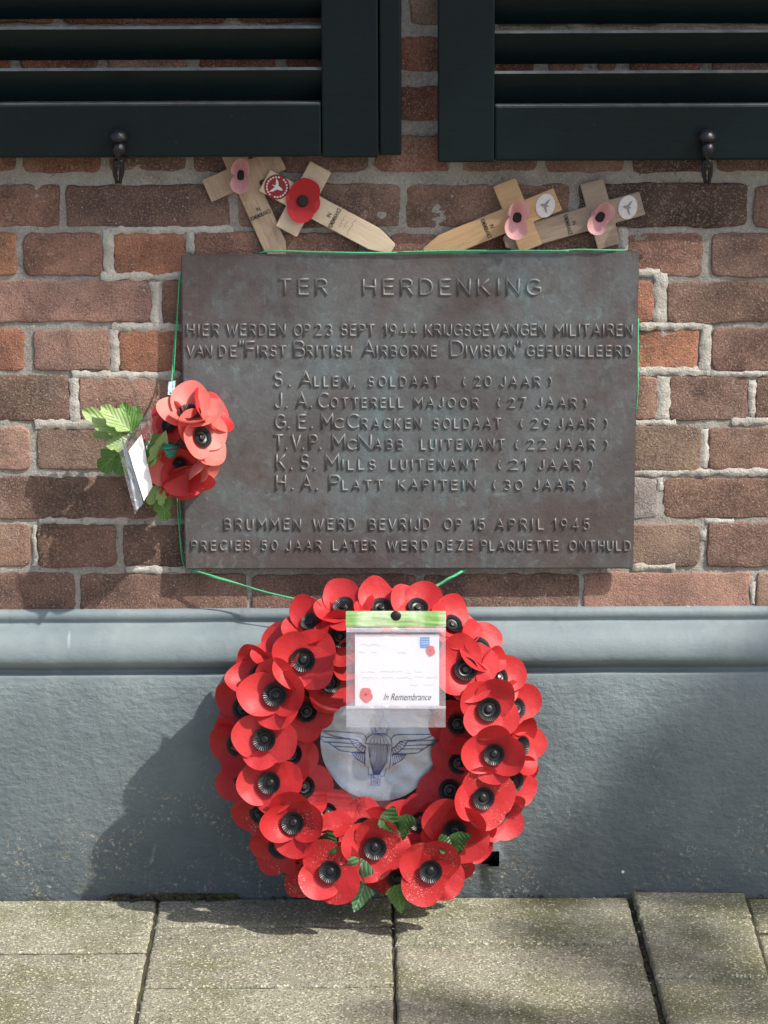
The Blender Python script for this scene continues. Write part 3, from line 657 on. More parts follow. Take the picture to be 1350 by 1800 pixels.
GL = {
 'A': (.74, [[(0,0),(.37,1),(.74,0)], [(.13,.32),(.61,.32)]]), 'B': (.62, [[(0,0),(0,1),(.34,1)]+arc(.34,.765,.22,.235,80,-80,6)+[(.34,.53),(0,.53)], [(.34,.53)]+arc(.36,.265,.26,.265,80,-80,6)+[(.34,0),(0,0)]]),
 'C': (.70, [arc(.42,.5,.42,.5,45,315,14)]), 'D': (.66, [[(0,0),(0,1),(.26,1)]+arc(.26,.5,.40,.5,80,-80,9)+[(.26,0),(0,0)]]), 'E': (.56, [[(.56,1),(0,1),(0,0),(.56,0)], [(0,.52),(.50,.52)]]),
 'F': (.54, [[(.54,1),(0,1),(0,0)], [(0,.52),(.46,.52)]]), 'G': (.74, [arc(.42,.5,.42,.5,48,330,14)+[(.76,.45),(.46,.45)]]), 'H': (.66, [[(0,0),(0,1)], [(.66,0),(.66,1)], [(0,.52),(.66,.52)]]),
 'I': (.06, [[(.03,0),(.03,1)]]), 'J': (.44, [[(.44,1),(.44,.25)]+arc(.22,.24,.22,.24,0,-165,8)]), 'K': (.64, [[(0,0),(0,1)], [(.60,1),(0,.42)], [(.17,.58),(.64,0)]]), 'L': (.52, [[(0,1),(0,0),(.52,0)]]),
 'M': (.80, [[(0,0),(0,1),(.40,.35),(.80,1),(.80,0)]]), 'N': (.66, [[(0,0),(0,1),(.66,0),(.66,1)]]), 'O': (.80, [arc(.40,.5,.40,.5,90,450,18)]), 'P': (.58, [[(0,0),(0,1),(.32,1)]+arc(.32,.74,.26,.26,80,-80,7)+[(.32,.48),(0,.48)]]),
 'Q': (.80, [arc(.40,.5,.40,.5,90,450,18), [(.48,.25),(.78,-.06)]]), 'R': (.62, [[(0,0),(0,1),(.33,1)]+arc(.33,.75,.26,.25,80,-80,7)+[(.33,.50),(0,.50)], [(.32,.50),(.62,0)]]),
 'S': (.58, [arc(.30,.745,.255,.255,30,250,9)+arc(.30,.26,.275,.26,75,-150,10)]), 'T': (.66, [[(0,1),(.66,1)], [(.33,1),(.33,0)]]), 'U': (.64, [[(0,1),(0,.32)]+arc(.32,.32,.32,.32,190,350,9)+[(.64,.32),(.64,1)]]),
 'V': (.70, [[(0,1),(.35,0),(.70,1)]]), 'W': (1.0, [[(0,1),(.25,0),(.50,.85),(.75,0),(1.0,1)]]), 'Z': (.60, [[(0,1),(.60,1),(0,0),(.60,0)]]),
 '0': (.66, [arc(.33,.5,.33,.5,90,450,16)]), '1': (.22, [[(0,.78),(.20,1),(.20,0)]]), '2': (.58, [arc(.29,.72,.27,.28,165,-35,9)+[(0,0),(.60,0)]]), '3': (.56, [arc(.27,.755,.24,.245,140,-85,8), arc(.27,.26,.28,.26,85,-145,9)]),
 '4': (.62, [[(.46,0),(.46,1),(0,.28),(.62,.28)]]), '5': (.56, [[(.52,1),(.08,1),(.04,.56)]+arc(.26,.32,.29,.32,115,-140,10)]), '7': (.58, [[(0,1),(.58,1),(.18,0)]]), '9': (.60, [arc(.30,.68,.29,.32,-20,340,14)+[(.585,.60),(.50,.20),(.20,0)]]),
 '(': (.22, [arc(.34,.5,.30,.55,130,230,8)]), ')': (.22, [arc(-.12,.5,.30,.55,50,-50,8)]), '"': (.40, [[(.06,1),(.02,0)], [(.36,1),(.32,0)]]), '.': (.10, [[(.05,.0),(.05,.05)]]), ',': (.10, [[(.06,.06),(.02,-.12)]])}
def relief(mb_, pts, hw, h, P0):
    """raised stroke with a rounded top; pts in px on the plate"""
    q = [P0(*p) for p in pts]; 
    if len(q) == 2: q = [q[0], (q[0]+q[1])/2, q[1]]
    closed = (q[0]-q[-1]).length < 1e-5; n = len(q); Nn = Vector((0, -1, 0)); vs = []
    prof = [(-1.25, 0), (-.80, .62), (-.45, .92), (0, 1), (.45, .92), (.80, .62), (1.25, 0)]
    for i in range(n):
        if closed: d0 = (q[i]-q[i-1 if i else n-2]).normalized(); d1 = (q[(i+1) if i < n-1 else 1]-q[i]).normalized()
        else: d0 = (q[i]-q[i-1]).normalized() if i else (q[1]-q[0]).normalized(); d1 = (q[i+1]-q[i]).normalized() if i < n-1 else d0
        t = d0+d1; t = t.normalized() if t.length > 1e-4 else d1
        sdir = t.cross(Nn).normalized(); c_ = max(.52, sdir.dot(d1.cross(Nn).normalized()))
        c0 = q[i].copy()
        if not closed and i == 0: c0 -= d1*hw*.7
        if not closed and i == n-1: c0 += d0*hw*.7
        for u, v in prof: vs.append(c0 + sdir*u*hw/c_ + Nn*v*h)
    m_ = len(prof); fs = [(i*m_+k, i*m_+k+1, (i+1)*m_+k+1, (i+1)*m_+k) for i in range(n-1) for k in range(m_-1)]
    if not closed: fs += [tuple(range(m_))[::-1], tuple((n-1)*m_+k for k in range(m_))]
    mb_.add(vs, fs)
jit = random.Random(12); LET = []
for (yt, ybs, words) in LINES:
    for wd in words:
        s, x0, x1 = wd[:3]; t_, b_ = (wd[3], wd[4]) if len(wd) > 3 else (yt, ybs)
        H = b_-t_; chars = [c for c in s]
        gap = .34; wsum = sum(GL[c][0] for c in chars); ng = len(chars)-1
        tot = (x1-x0)/H
        sx_ = 1.0
        if ng: 
            gap = (tot - wsum*.92)/ng; sx_ = .92
            if gap < .20: sx_ = (tot-.20*ng)/wsum; gap = .20
            if gap > .55: sx_ = (tot-.55*ng)/wsum; gap = .55
        else: sx_ = tot/wsum if s not in 'I' else 1
        x = x0
        for c in chars:
            w0, sts = GL[c]; m_ = MB(); jx_, jy_ = jit.uniform(-.4, .4), jit.uniform(-.5, .5)
            for st_ in sts: relief(m_, [(x+px_*sx_*H+jx_, b_-py_*H+jy_) for px_, py_ in st_], (.00108 if H < 22 else .0013), .0021, lambda a_, b2_: W(a_, b2_, PD-.0002))
            LET.append((H*max(w0, .1)*(0.01 if c in '.,"' else 1), m_, c)); x += (w0*sx_+gap)*H
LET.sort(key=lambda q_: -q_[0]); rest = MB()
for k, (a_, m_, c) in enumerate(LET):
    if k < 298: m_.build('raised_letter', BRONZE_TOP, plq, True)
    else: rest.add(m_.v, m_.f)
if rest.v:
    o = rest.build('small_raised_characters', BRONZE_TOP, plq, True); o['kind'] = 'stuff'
print('letters', len(LET))
TOFF = 0
# ------------------------------------------------------------------ POPPY pieces
def petal_mesh(seed, mat, R_=1.0, a1=.56, a2=.56, c=.42, k=(.25, .25), side=.1, fold=0.0, wave=.03, rings=9, segs=56, crease=0.0):
    rs = random.Random(seed); ph = rs.uniform(0, 6.28); vs = [(0, 0, 0)]; fs = []
    for j in range(1, rings+1):
        for i in range(segs):
            f = 2*math.pi*i/segs; cs = math.cos(f); top = cs > 0
            a = a1 if top else a2; blend = abs(cs)
            a_ = a*blend + .5*(a1+a2)*(1-blend)
            cc = c; fp = math.acos(min(1, abs(cs))); r = cc*math.cos(fp)+math.sqrt(max(a_*a_-(cc*math.sin(fp))**2, .01))
            r *= 1 + .02*math.sin(3*f+ph) + .012*math.sin(7*f+ph*2); rr = r*j/rings
            kk = k[0]*max(cs, 0)**.7 + k[1]*max(-cs, 0)**.7 + side*(1-abs(cs))
            lat = rr*math.sin(f)
            h = kk*rr*rr*(1+.35*rr) + fold*lat*lat + wave*rr*rr*math.sin(3*f+ph*1.7) + wave*.6*rr**3*math.sin(5*f+ph)
            if crease:
                da = (f-ph+math.pi) % (2*math.pi) - math.pi; h += crease*rr*rr*math.exp(-(da/.22)**2)*2; h += crease*.5*noise.noise(Vector((rr*math.cos(f)*3+seed, lat*3, 1)))*rr*2
            x = rr*math.cos(f); y = lat
            sc = 1-.25*max(kk, 0)*rr       # a steep petal is drawn in
            vs.append((x*sc, y*sc, h))
    for i in range(segs): fs.append((0, 1+i, 1+(i+1) % segs))
    for j in range(rings-1):
        for i in range(segs):
            b = 1+j*segs; fs.append((b+i, b+segs+i, b+segs+(i+1) % segs, b+(i+1) % segs))
    vs = [Vector(v)*R_ for v in vs]
    return mesh('petal', vs, fs, mat, True)
rs = random.Random(3)
VAR = [dict(a1=rs.uniform(.58, .66), a2=rs.uniform(.56, .66), c=.38, k=(rs.uniform(.12, .40), rs.uniform(-.04, .12)), side=rs.uniform(-.02, .08), fold=rs.uniform(-.10, .12), wave=rs.uniform(.01, .035), crease=rs.uniform(.0, .06)) for _ in range(18)]
VAR += [dict(a1=.62, a2=.60, c=.38, k=(.34, .42), side=.22, fold=.10, wave=.012), dict(a1=.60, a2=.62, c=.38, k=(.22, .26), side=.14, fold=.05, wave=.015), dict(a1=.62, a2=.62, c=.36, k=(.12, .18), side=.08, fold=.05, wave=.02), dict(a1=.58, a2=.62, c=.40, k=(.5, .3), side=.25, fold=.2, wave=.015)]
PMESH = {}
def pm(i, mat):
    k = (i, mat.name)
    if k not in PMESH: PMESH[k] = petal_mesh(i, mat, **VAR[i])
    return PMESH[k]
def cup_mesh():
    n = 64; prof = [(.0, .17), (.16, .185), (.27, .17), (.31, .12), (.31, -.03), (.36, -.06), (.56, .0), (.60, .02), (1.0, .25), (1.02, .23)]; vs = []; fs = []
    for j, (r, h) in enumerate(prof):
        for i in range(n):
            f = 2*math.pi*i/n; q = (i % 2)
            rr = r; hh = h
            if j in (6, 7, 8, 9): hh += (.034 if q else -.036)*(1 if j > 6 else .0)
            if j >= 8: rr *= (1.0 if q else .93)
            vs.append((rr*math.cos(f), rr*math.sin(f), hh))
    for j in range(len(prof)-1):
        for i in range(n): fs.append((j*n+i, (j+1)*n+i, (j+1)*n+(i+1) % n, j*n+(i+1) % n))
    me = mesh('flower_centre', vs, fs, BLACK)
    for p in me.polygons: p.use_smooth = (p.index // n) < 5
    return me
CUP = cup_mesh()
mbb = MB(); mbb.lathe([(.0001, .34), (.10, .33), (.2, .29), (.27, .22), (.30, .12), (.36, .08), (.38, .02)], Matrix(), 24)
BTN = mesh('button', mbb.v, mbb.f, SILVER, True)
def frame(P, N, spin):
    N = N.normalized(); up = Vector((0, 0, 1)); up = (up - N*up.dot(N)).normalized(); rt = up.cross(N)
    m = Matrix((rt, up, N)).transposed().to_4x4(); return Matrix.Translation(P) @ m @ Matrix.Rotation(spin, 4, 'Z')
def poppy(parent, P, N, spin, size, mats=(None, None), v=(0, 1), cup=.34, btn=False, lab=None, lift=.0):
    p = bpy.data.objects.new('poppy', None); COL.objects.link(p); p.empty_display_size = .01; p.parent = parent
    Fm = frame(P, N, spin); p.matrix_basis = world_of(parent).inverted() @ Fm
    m0, m1 = mats
    a_ = bpy.data.objects.new('petal', pm(v[0], m0 or RED)); b_ = bpy.data.objects.new('petal', pm(v[1], m1 or m0 or RED))
    for q in (a_, b_): COL.objects.link(q); q.parent = p
    a_.matrix_basis = Matrix.Translation((0, 0, .0006)) @ Matrix.Scale(size, 4)
    b_.matrix_basis = Matrix.Translation((0, 0, -.0016)) @ Matrix.Rotation(R(90 + random.uniform(-14, 14)), 4, 'Z') @ Matrix.Scale(size*random.uniform(.97, 1.06), 4)
    c_ = bpy.data.objects.new('flower_centre', CUP); COL.objects.link(c_); c_.parent = p
    c_.matrix_basis = Matrix.Translation((0, 0, size*.075+lift)) @ Matrix.Scale(size*cup, 4)
    if btn:
        d_ = bpy.data.objects.new('button', BTN); COL.objects.link(d_); d_.parent = p; d_['label'] = 'shiny silver button in the flower centre'
        d_.matrix_basis = Matrix.Translation((0, 0, size*.055)) @ Matrix.Scale(size*cup, 4)
    if lab: p['label'] = lab
    return p
# leaves
def leaf_mesh(name, L, Wd, mat, teeth=6, depth=.12, lobed=False, fold=.35, curl=.25, seed=0):
    rs = random.Random(seed); n = teeth*4; vs = []; uvs = []; fs = []
    for i in range(n+1):
        t = i/n
        wdt = math.sin(math.pi*min(1, t*.92+.04)**.75)**.8 if lobed else (1.0-t)**.75*min(1, t*9+.15)*1.15
        ph = (t*teeth) % 1
        jag = (1-depth) + depth*(1-ph) if not lobed else (1-depth)+depth*abs(math.sin(t*teeth*math.pi*.5))
        if not lobed: tt = t + .0
        hw = Wd/2*wdt*jag
        if i == n: hw = 0
        for s in (-1, -.5, 0, .5, 1):
            sw = (.10*L if lobed else -.02*L)*abs(s)*jag
            vs.append((s*hw, t*L+sw*(1 if lobed else 1), abs(s)*hw*fold*(.7+.3*math.sin(t*9)) - curl*L*t*t + .03*L*math.sin(t*8+rs.random())*abs(s))); uvs.append((t, s*hw/Wd*2))
    for i in range(n):
        for j in range(4): b = i*5+j; fs.append((b, b+1, b+6, b+5))
    return mesh(name, vs, fs, mat, True, uvs)
def put_leaf(parent, P, tip, N, L, Wd, mat, teeth=6, depth=.14, lobed=False, fold=.3, curl=.2, seed=0):
    """P base point, tip direction vector, N facing"""
    y = tip.normalized(); z = (N - y*N.dot(y)).normalized(); x = y.cross(z)
    m = Matrix.Translation(P) @ Matrix((x, y, z)).transposed().to_4x4()
    return ob('leaf', leaf_mesh('leaf', L, Wd, mat, teeth, depth, lobed, fold, curl, seed), parent, m)
# ------------------------------------------------------------------ WREATH
LEAN = R(10); WN = Vector((0, -math.cos(LEAN), math.sin(LEAN))); WU = Vector((0, math.sin(LEAN), math.cos(LEAN))); WX = Vector((1, 0, 0))
WC = W(667, 1303, .083)
def wp(x, y, n): return PL(x, y, WC + WN*n, WN)
wr = thing('poppy_wreath', 'round wreath of red artificial poppies with a silver centre leaning on the plinth', 'wreath', (WC.x, WC.y-.03, .0))
# backing ring and disc
m = MB(); F = Matrix.Translation(WC) @ Matrix((WX, WU, WN)).transposed().to_4x4()
m.lathe([(.075, .004), (.088, .018), (.115, .030), (.142, .032), (.165, .022), (.182, .006), (.184, -.006), (.08, -.006), (.075, .004)], F, 56); m.build('backing_ring', BACKG, wr, True)
dv = []; df = []; nr, ns = 26, 90
for j in range(nr+1):
    for i in range(ns):
        f_ = 2*math.pi*i/ns; r = .108*j/nr + 1e-5; x, y = r*math.cos(f_), r*math.sin(f_)
        dv.append(WC + WX*x + WU*y + WN*(.004 + .0016*noise.noise(Vector((x*22, y*22, 3))) + .0007*noise.noise(Vector((x*60, y*60, 3)))))
for j in range(nr):
    for i in range(ns): df.append((j*ns+i, (j+1)*ns+i, (j+1)*ns+(i+1) % ns, j*ns+(i+1) % ns))
disc = wob('silver_disc', dv, df, DISC, wr, True)
# winged parachute emblem printed on the disc
def c6(x, y): return wp(560+x/4.865, 1050+y/4.865, .0068)
def mir(p): return (1030-p[0], p[1]+(515-p[0])*.05+4)
em = MB()
def stroke(mb_, pts, w_, P=c6, nrm=WN, closed=False):
    q = [P(*p) for p in pts]; n = len(q); vs = []
    for i in range(n):
        t = (q[min(i+1, n-1)]-q[max(i-1, 0)]).normalized(); s = t.cross(nrm).normalized()*w_/2; vs += [q[i]-s, q[i]+s]
    mb_.add(vs, [(2*i, 2*i+1, 2*i+3, 2*i+2) for i in range(n-1)])
def sc2(pts, k=5): return [(p.x, p.y) for p in smoothcurve([(a_, b_, 0) for a_, b_ in pts], k)]
wing = [sc2([(38,1146),(190,1153),(350,1164),(395,1183),(412,1225)]), sc2([(40,1150),(115,1185),(190,1200),(310,1216),(335,1222)]),
        [(5,1192),(150,1206),(270,1217)], [(5,1192),(42,1236),(180,1244),(300,1256)], [(42,1236),(80,1241),(130,1276),(240,1280),(330,1286)], [(130,1276),(182,1312),(280,1326),(398,1328)],
        [(80,1241),(100,1243)], sc2([(268,1217),(298,1265),(345,1310),(402,1342)]), sc2([(333,1220),(368,1262),(407,1290)]), sc2([(283,1330),(320,1378),(400,1428)]), [(283,1330),(400,1335)]]
for k in range(6):
    t = k/5; wing.append([(280+110*t, 1235+95*t), (338+62*t, 1222+62*t)]); wing.append([(300+90*t, 1350+68*t), (325+72*t, 1331+4*t)])
for s in wing:
    stroke(em, s, .0007); stroke(em, [mir(p) for p in s], .0007)
dome = sc2([(400,1252),(412,1210),(450,1180),(515,1166),(580,1180),(618,1212),(628,1262)]); stroke(em, dome, .0007); stroke(em, [(400,1252),(515,1262),(628,1264)], .0006)
for k in range(1, 7): stroke(em, sc2([(515,1168),(515+(k-3.5)*22,1200),(400+228*k/7,1258)]), .0004)
for k in range(15):
    t = k/14; stroke(em, [(425+185*t, 1262), (440+150*t, 1400), (470+50*t, 1515)], .00045)
for s in ([(398,1275),(397,1450),(424,1452),(426,1520),(452,1520)], [(628,1270),(606,1468),(576,1468),(562,1530),(530,1530)], [(450,1518),(450,1605),(520,1608),(530,1518),(450,1518)], [(468,1525),(468,1590),(505,1592),(510,1525)], [(440,1262),(440,1400),(472,1500)], [(590,1262),(580,1400),(520,1500)], [(470,1540),(500,1560),(475,1575),(505,1585)]):
    stroke(em, s, .0007)
em.build('winged_parachute_emblem', BLUE, wr)
em = MB()
for s in (sc2([(490,1160),(480,1110),(500,1060),(485,1000),(520,965),(560,985),(545,1040),(590,1060),(600,1100),(575,1165)]), [(445,1120),(470,1160),(480,1120),(500,1155),(520,1115),(545,1158),(565,1110),(590,1150),(620,1110)], [(450,1165),(600,1168)], sc2([(510,1010),(530,1050),(515,1100),(540,1130)])):
    stroke(em, s, .0006)
em.build('crowned_lion_print', BLUEL, wr)
ang = lambda x, y: math.atan2(-(y-1303), x-667)
def ring_poppy(x, y, n, tilt, spin=None, size=.0440, v=None, mats=(None, None), btn=False, up=0.0, cup=.338, lab=None, extra=None):
    A = ang(x, y); rad = WX*math.cos(A) + WU*math.sin(A)
    N = WN + rad*tilt + WU*up + (extra or Vector()) + WX*random.uniform(-.13, .13) + WU*random.uniform(-.12, .12)
    if v is None: v = (random.randrange(18), random.randrange(18))
    if spin is None: spin = A + random.uniform(-.5, .5)
    if random.random() < .16: v = (v[0], random.choice((18, 21)))
    return poppy(wr, wp(x, y, n), N, spin, size*random.uniform(.95, 1.05), mats, v, cup*random.uniform(.95, 1.05), btn, lab)
random.seed(21)
g_ = (REDS, REDS)
FR = [(533,1160,.062,.10,R(140),None),(486,1222,.066,.12,R(95),None),(466,1299,.064,.14,R(170),None),(475,1376,.060,.10,R(110),None),(516,1446,.064,.10,R(100),g_),
      (581,1531,.070,.12,R(120),g_),(658,1489,.066,.02,R(80),g_),(756,1530,.070,.10,R(60),g_),(799,1459,.058,.05,R(30),None),(848,1402,.066,.10,R(100),g_),(868,1325,.070,.12,R(90),None),
      (858,1247,.066,.12,R(60),None),(817,1177,.064,.10,R(110),None)]
for (x, y, n, t, sp, mt) in FR: ring_poppy(x, y, n, t, sp, mats=mt or (None, None), up=random.uniform(-.03, .08))
OUT = [(493,1135,.045,.45,0),(453,1184,.040,.48,0),(423,1243,.036,.5,0),(412,1310,.032,.52,0),(424,1370,.034,.5,0),(453,1435,.036,.5,0),(488,1497,.034,.5,0),(545,1088,.046,.45,0),
       (604,1060,.046,.42,0),(670,1062,.046,.35,0),(735,1062,.046,.42,0),(796,1092,.048,.40,0),(846,1133,.046,.45,1),(878,1187,.046,.42,1),(910,1243,.040,.5,0),(917,1312,.040,.5,0),
       (905,1376,.038,.5,0),(878,1434,.036,.40,0),(828,1476,.044,.3,2),(545,1540,.026,.5,0),(620,1545,.026,.45,0),(700,1548,.026,.45,0),(780,1528,.030,.45,0)]
for (x, y, n, t, b) in OUT: ring_poppy(x + (667-x)*.02, y + (1303-y)*.035, n-.004, t*(2.3 if y < 1150 else 1.8), None, size=.036 if b == 2 else (.040 if y > 1150 else .0385), btn=b == 1, mats=g_ if y > 1420 else (None, None), up=random.uniform(-.05, .1))
INN = [(598,1118,.050,-.10),(578,1200,.030,-.42),(538,1250,.030,-.35),(510,1325,.034,-.32),(533,1383,.034,-.38),(574,1430,.036,-.40),(640,1457,.036,-.35),(740,1447,.036,-.42),(792,1390,.034,-.42),(808,1342,.034,-.35),
       (806,1272,.032,-.38),(796,1218,.032,-.4),(745,1165,.036,-.4),(690,1140,.036,-.4),(635,1150,.036,-.4),(575,1478,.048,-.1),(700,1460,.034,-.35)]
for (x, y, n, t) in INN: ring_poppy(x, y, n-.004, t*.9, None, size=.0405, mats=g_ if y > 1440 else (None, None))
# plastic leaves between the flowers
def wl(x0, y0, x1, y1, n, wpx, mat, N=None, **kw):
    a_, b_ = wp(x0, y0, n), wp(x1, y1, n*.9); put_leaf(wr, a_, b_-a_, N or (WN + Vector((.15, 0, .2))), (b_-a_).length, wpx*PX, mat, **kw)
wl(640,1512,606,1562,.074,52,LEAF_V, seed=1)
wl(630,1530,642,1562,.062,40,LEAF_V, seed=2)
wl(640,1556,622,1606,.055,44,LEAF_V, seed=3, curl=.1)
wl(697,1556,706,1608,.055,46,LEAF_M, seed=4, curl=.05)
wl(706,1570,738,1588,.060,30,LEAF_M, seed=5)
wl(592,1478,536,1492,.072,42,LEAF_D, seed=6)
wl(672,1430,716,1468,.080,46,LEAF_D, seed=7)
wl(716,1432,708,1482,.078,34,LEAF_D, seed=8)
wl(770,1484,812,1482,.078,36,LEAF_D, seed=9)
wl(808,1462,806,1508,.084,40,LEAF_D, seed=10)
# ------------------------------------------------------------------ CARD in sleeve on the wreath
CP = wp(696, 1100, .105); CNn = Vector((0.04, -1, .22)).normalized()
def cp(x, y, n): return PL(x, y, CP + CNn*n, CNn)
card = thing('remembrance_card', 'white printed remembrance card in a clear plastic sleeve with green header, pinned on the wreath', 'card', CP)
def sheet(name, x0, x1, y0, y1, n, mat, parent, bul=.0, th=.0006, nxy=(24, 20)):
    nx_, ny_ = nxy; vs = []; fs = []
    for s in (0, 1):
        for j in range(ny_+1):
            for i in range(nx_+1):
                u, v = i/nx_, j/ny_; p = cp(x0+u*(x1-x0), y0+v*(y1-y0), n)
                q = bul*(math.sin(math.pi*u)*math.sin(math.pi*v)*.6 + .8*noise.noise(Vector((u*5, v*6, n*90)))) 
                vs.append(p + CNn*(q - s*th))
    A = nx_+1; B = A*(ny_+1)
    for j in range(ny_):
        for i in range(nx_): a_ = j*A+i; fs += [(a_, a_+A, a_+A+1, a_+1), (B+a_, B+a_+1, B+a_+A+1, B+a_+A)]
    return wob(name, vs, fs, mat, parent, True)
sheet('sleeve', 608.5, 783.5, 1101, 1279, .0034, FILM, card, .0016)
sheet('sleeve_back', 609, 783, 1101, 1278, -.0030, FILM, card, .0010)
sheet('header_strip', 608, 784, 1074, 1101.5, .0020, GREENH, card, .0010)
mm = MB(); mm.lathe([(.0001, .0012), (.0052, .0010), (.0064, 0)], Matrix.Translation(cp(696, 1082.5, .0032)) @ Matrix((Vector((1, 0, 0)), Vector((0, .1, 1)).normalized(), CNn)).transposed().to_4x4(), 20); mm.build('pin_head', BLACK, card, True)
sheet('seal_band', 609, 783.5, 1103.5, 1111.5, .0052, film('band', (.96, .9, .95), .30, .1), card, .0008, nxy=(20, 2))
sheet('seal_band', 609, 783.5, 1241.5, 1246.5, .0052, film('band', (.96, .9, .95), .30, .12), card, .0008, nxy=(20, 2))
cd = sheet('card', 624, 772, 1115.5, 1241, .0008, WHITE, card, .0, .0008, (6, 6))
# print on card
def cq(u, v, h=0): return cp(u, v, .0012)
mm = MB(); fit_text('In Remembrance', 674, 758, 1231, 1219, 0, cq, mm, shear=.45); mm.build('script_lettering', INK, card)
mm = MB()
def blob(mb_, cx_, cy_, r, n=.0012):
    pts = []
    for i in range(40):
        f_ = 2*math.pi*i/40; rr = r*(.80+.20*abs(math.cos(f_-1.2))**.6 + .05*math.sin(5*f_)); pts.append(cp(cx_+rr*math.cos(f_)*.92, cy_+rr*math.sin(f_), n))
    mb_.add(pts, [tuple(range(40))])
blob(mm, 643.5, 1222, 13.5); blob(mm, 757, 1144, 9.5, .0016); mm.build('printed_poppies', PRED, card)
mm = MB(); blob(mm, 643, 1221, 2.2, .0017); blob(mm, 756.5, 1143.5, 1.6, .0021); mm.build('printed_poppy_centres', INK, card)
mm = MB(); q = [(738.5,1120),(755,1120),(755,1139),(738.5,1139)]; mm.add([cp(x, y, .0013) for x, y in q], [(0, 1, 2, 3)]); mm.build('blue_logo_square', BLUSQ, card)
mm = MB()
for yy in (1128, 1131.5): stroke(mm, [(740.5+1.8*k, yy+(.7 if k % 2 else -.7)) for k in range(8)], .0006, lambda x, y: cp(x, y, .0016), CNn)
stroke(mm, [(739.5, 1123.5), (754, 1123.5)], .0005, lambda x, y: cp(x, y, .0016), CNn); mm.build('logo_lines', WHITE, card)
mm = MB(); rr_ = random.Random(4)
for (xa, xb, yy) in ((634,668,1134),(630,642,1146),(653,662,1147),(698,716,1147),(634,660,1182),(668,708,1181),(714,722,1182),(728,742,1181),(636,664,1192),(671,692,1192),(697,724,1192),(728,745,1191),(748,768,1191),(720,736,1204),(743,762,1204)):
    n = int((xb-xa)/2); stroke(mm, [(xa+(xb-xa)*k/n, yy+rr_.uniform(-1.8, 1.8)) for k in range(n+1)], .00035, lambda x, y: cp(x, y, .0013), CNn)
mm.build('handwriting', GREYINK, card)
# ------------------------------------------------------------------ CROSSES
def cross(lab, cx_, cy_, ux, uy, wdt, arm, armb, top, bot, d, mat, lean=0.0, tip=26, name='remembrance_cross'):
    """(ux,uy): px direction towards the head of the cross"""
    l = math.hypot(ux, uy); ux, uy = ux/l, uy/l; rx, ry = -uy, ux
    C0 = W(cx_, cy_, d); upv = Vector((ux, 0, -uy)); upv = (upv + Vector((0, lean, 0))).normalized(); rtv = Vector((rx, 0, -ry)); rtv = (rtv - upv*rtv.dot(upv)).normalized()
    N = rtv.cross(upv).normalized()
    if N.y > 0: N = -N
    Mx = Matrix.Translation(C0) @ Matrix((rtv, -N, upv)).transposed().to_4x4()     # local: x right, y into the wall, z up
    t = thing(name, lab, 'cross', C0, 'small wooden remembrance crosses'); h = wdt/2
    out = [(-h*.45, -bot), (h*.45, -bot), (h, -bot+tip), (h, -h), (arm, -h), (arm, h), (h, h), (h, top), (-h, top), (-h, h), (-armb, h), (-armb, -h), (-h, -h), (-h, -bot+tip)]
    bm = bmesh.new(); th = .0042
    f_ = bm.faces.new([bm.verts.new((x*PX, 0, y*PX)) for x, y in out]); r = bmesh.ops.extrude_face_region(bm, geom=[f_])
    for v in r['geom']:
        if isinstance(v, bmesh.types.BMVert): v.co.y += th
    bmesh.ops.recalc_face_normals(bm, faces=bm.faces[:]); bmesh.ops.bevel(bm, geom=[e for e in bm.edges], offset=.0008, segments=2, affect='EDGES')
    me = bpy.data.meshes.new('wood'); bm.to_mesh(me); bm.free(); me.materials.append(mat); ob('wooden_body', me, t, Mx)
    return t, Mx, N
def ctext(t, Mx, s, y, hgt, wd_, mat, x=0, th=0):
    global TOFF
    TOFF = .012; hgt *= 1.15; wd_ *= 1.04; mm = MB(); fit_text(s, x-wd_/2, x+wd_/2, y, y+hgt, 0, lambda u, v, h: Mx @ Vector((u*PX, -.0003, v*PX)), mm); mm.build('lettering', mat, t); TOFF = 0
def badge(t, Mx, x, y, r, m_bg, m_fg, squash=1, rot=0, ringtext=True):
    mm = MB(); F_ = Mx @ Matrix.Translation((x*PX, -.0002, y*PX)) @ Matrix.Rotation(R(90), 4, 'X') @ Matrix.Rotation(rot, 4, 'Z') @ Matrix.Diagonal((1, squash, 1, 1))
    mm.lathe([(.0001, .0008), (r*PX*.97, .0008), (r*PX, .0002), (r*PX, -.0002)], F_, 32); mm.build('badge', m_bg, t)
    em = MB(); k = r*PX
    bird = [(0, .42), (.08, .15), (.62, .38), (.45, .10), (.16, -.08), (.10, -.38), (0, -.55), (-.10, -.38), (-.16, -.08), (-.45, .10), (-.62, .38), (-.08, .15)]
    em.add([F_ @ Vector((px_*k, py_*k, .0011)) for px_, py_ in bird], [tuple(range(len(bird)))])
    if ringtext:
        for i in range(22):
            if i % 11 in (0,): continue
            f_ = 2*math.pi*i/22; q0, q1 = .74, .86; s_2 = .075
            em.add([F_ @ Vector((q*k*math.cos(f_+e/q), q*k*math.sin(f_+e/q), .0011)) for q, e in ((q0, -s_2), (q0, s_2), (q1, s_2), (q1, -s_2))], [(0, 1, 2, 3)])
    em.build('badge_emblem', m_fg, t)
DRED = simple('dark_red_badge', (.28, .012, .02), .4); BWHITE = simple('badge_white', (.75, .70, .68), .5); BSILV = simple('worn_silver_badge', (.72, .70, .69), .55, .1, .5, (200, .002)); BGREY = simple('badge_grey', (.30, .27, .26), .6)
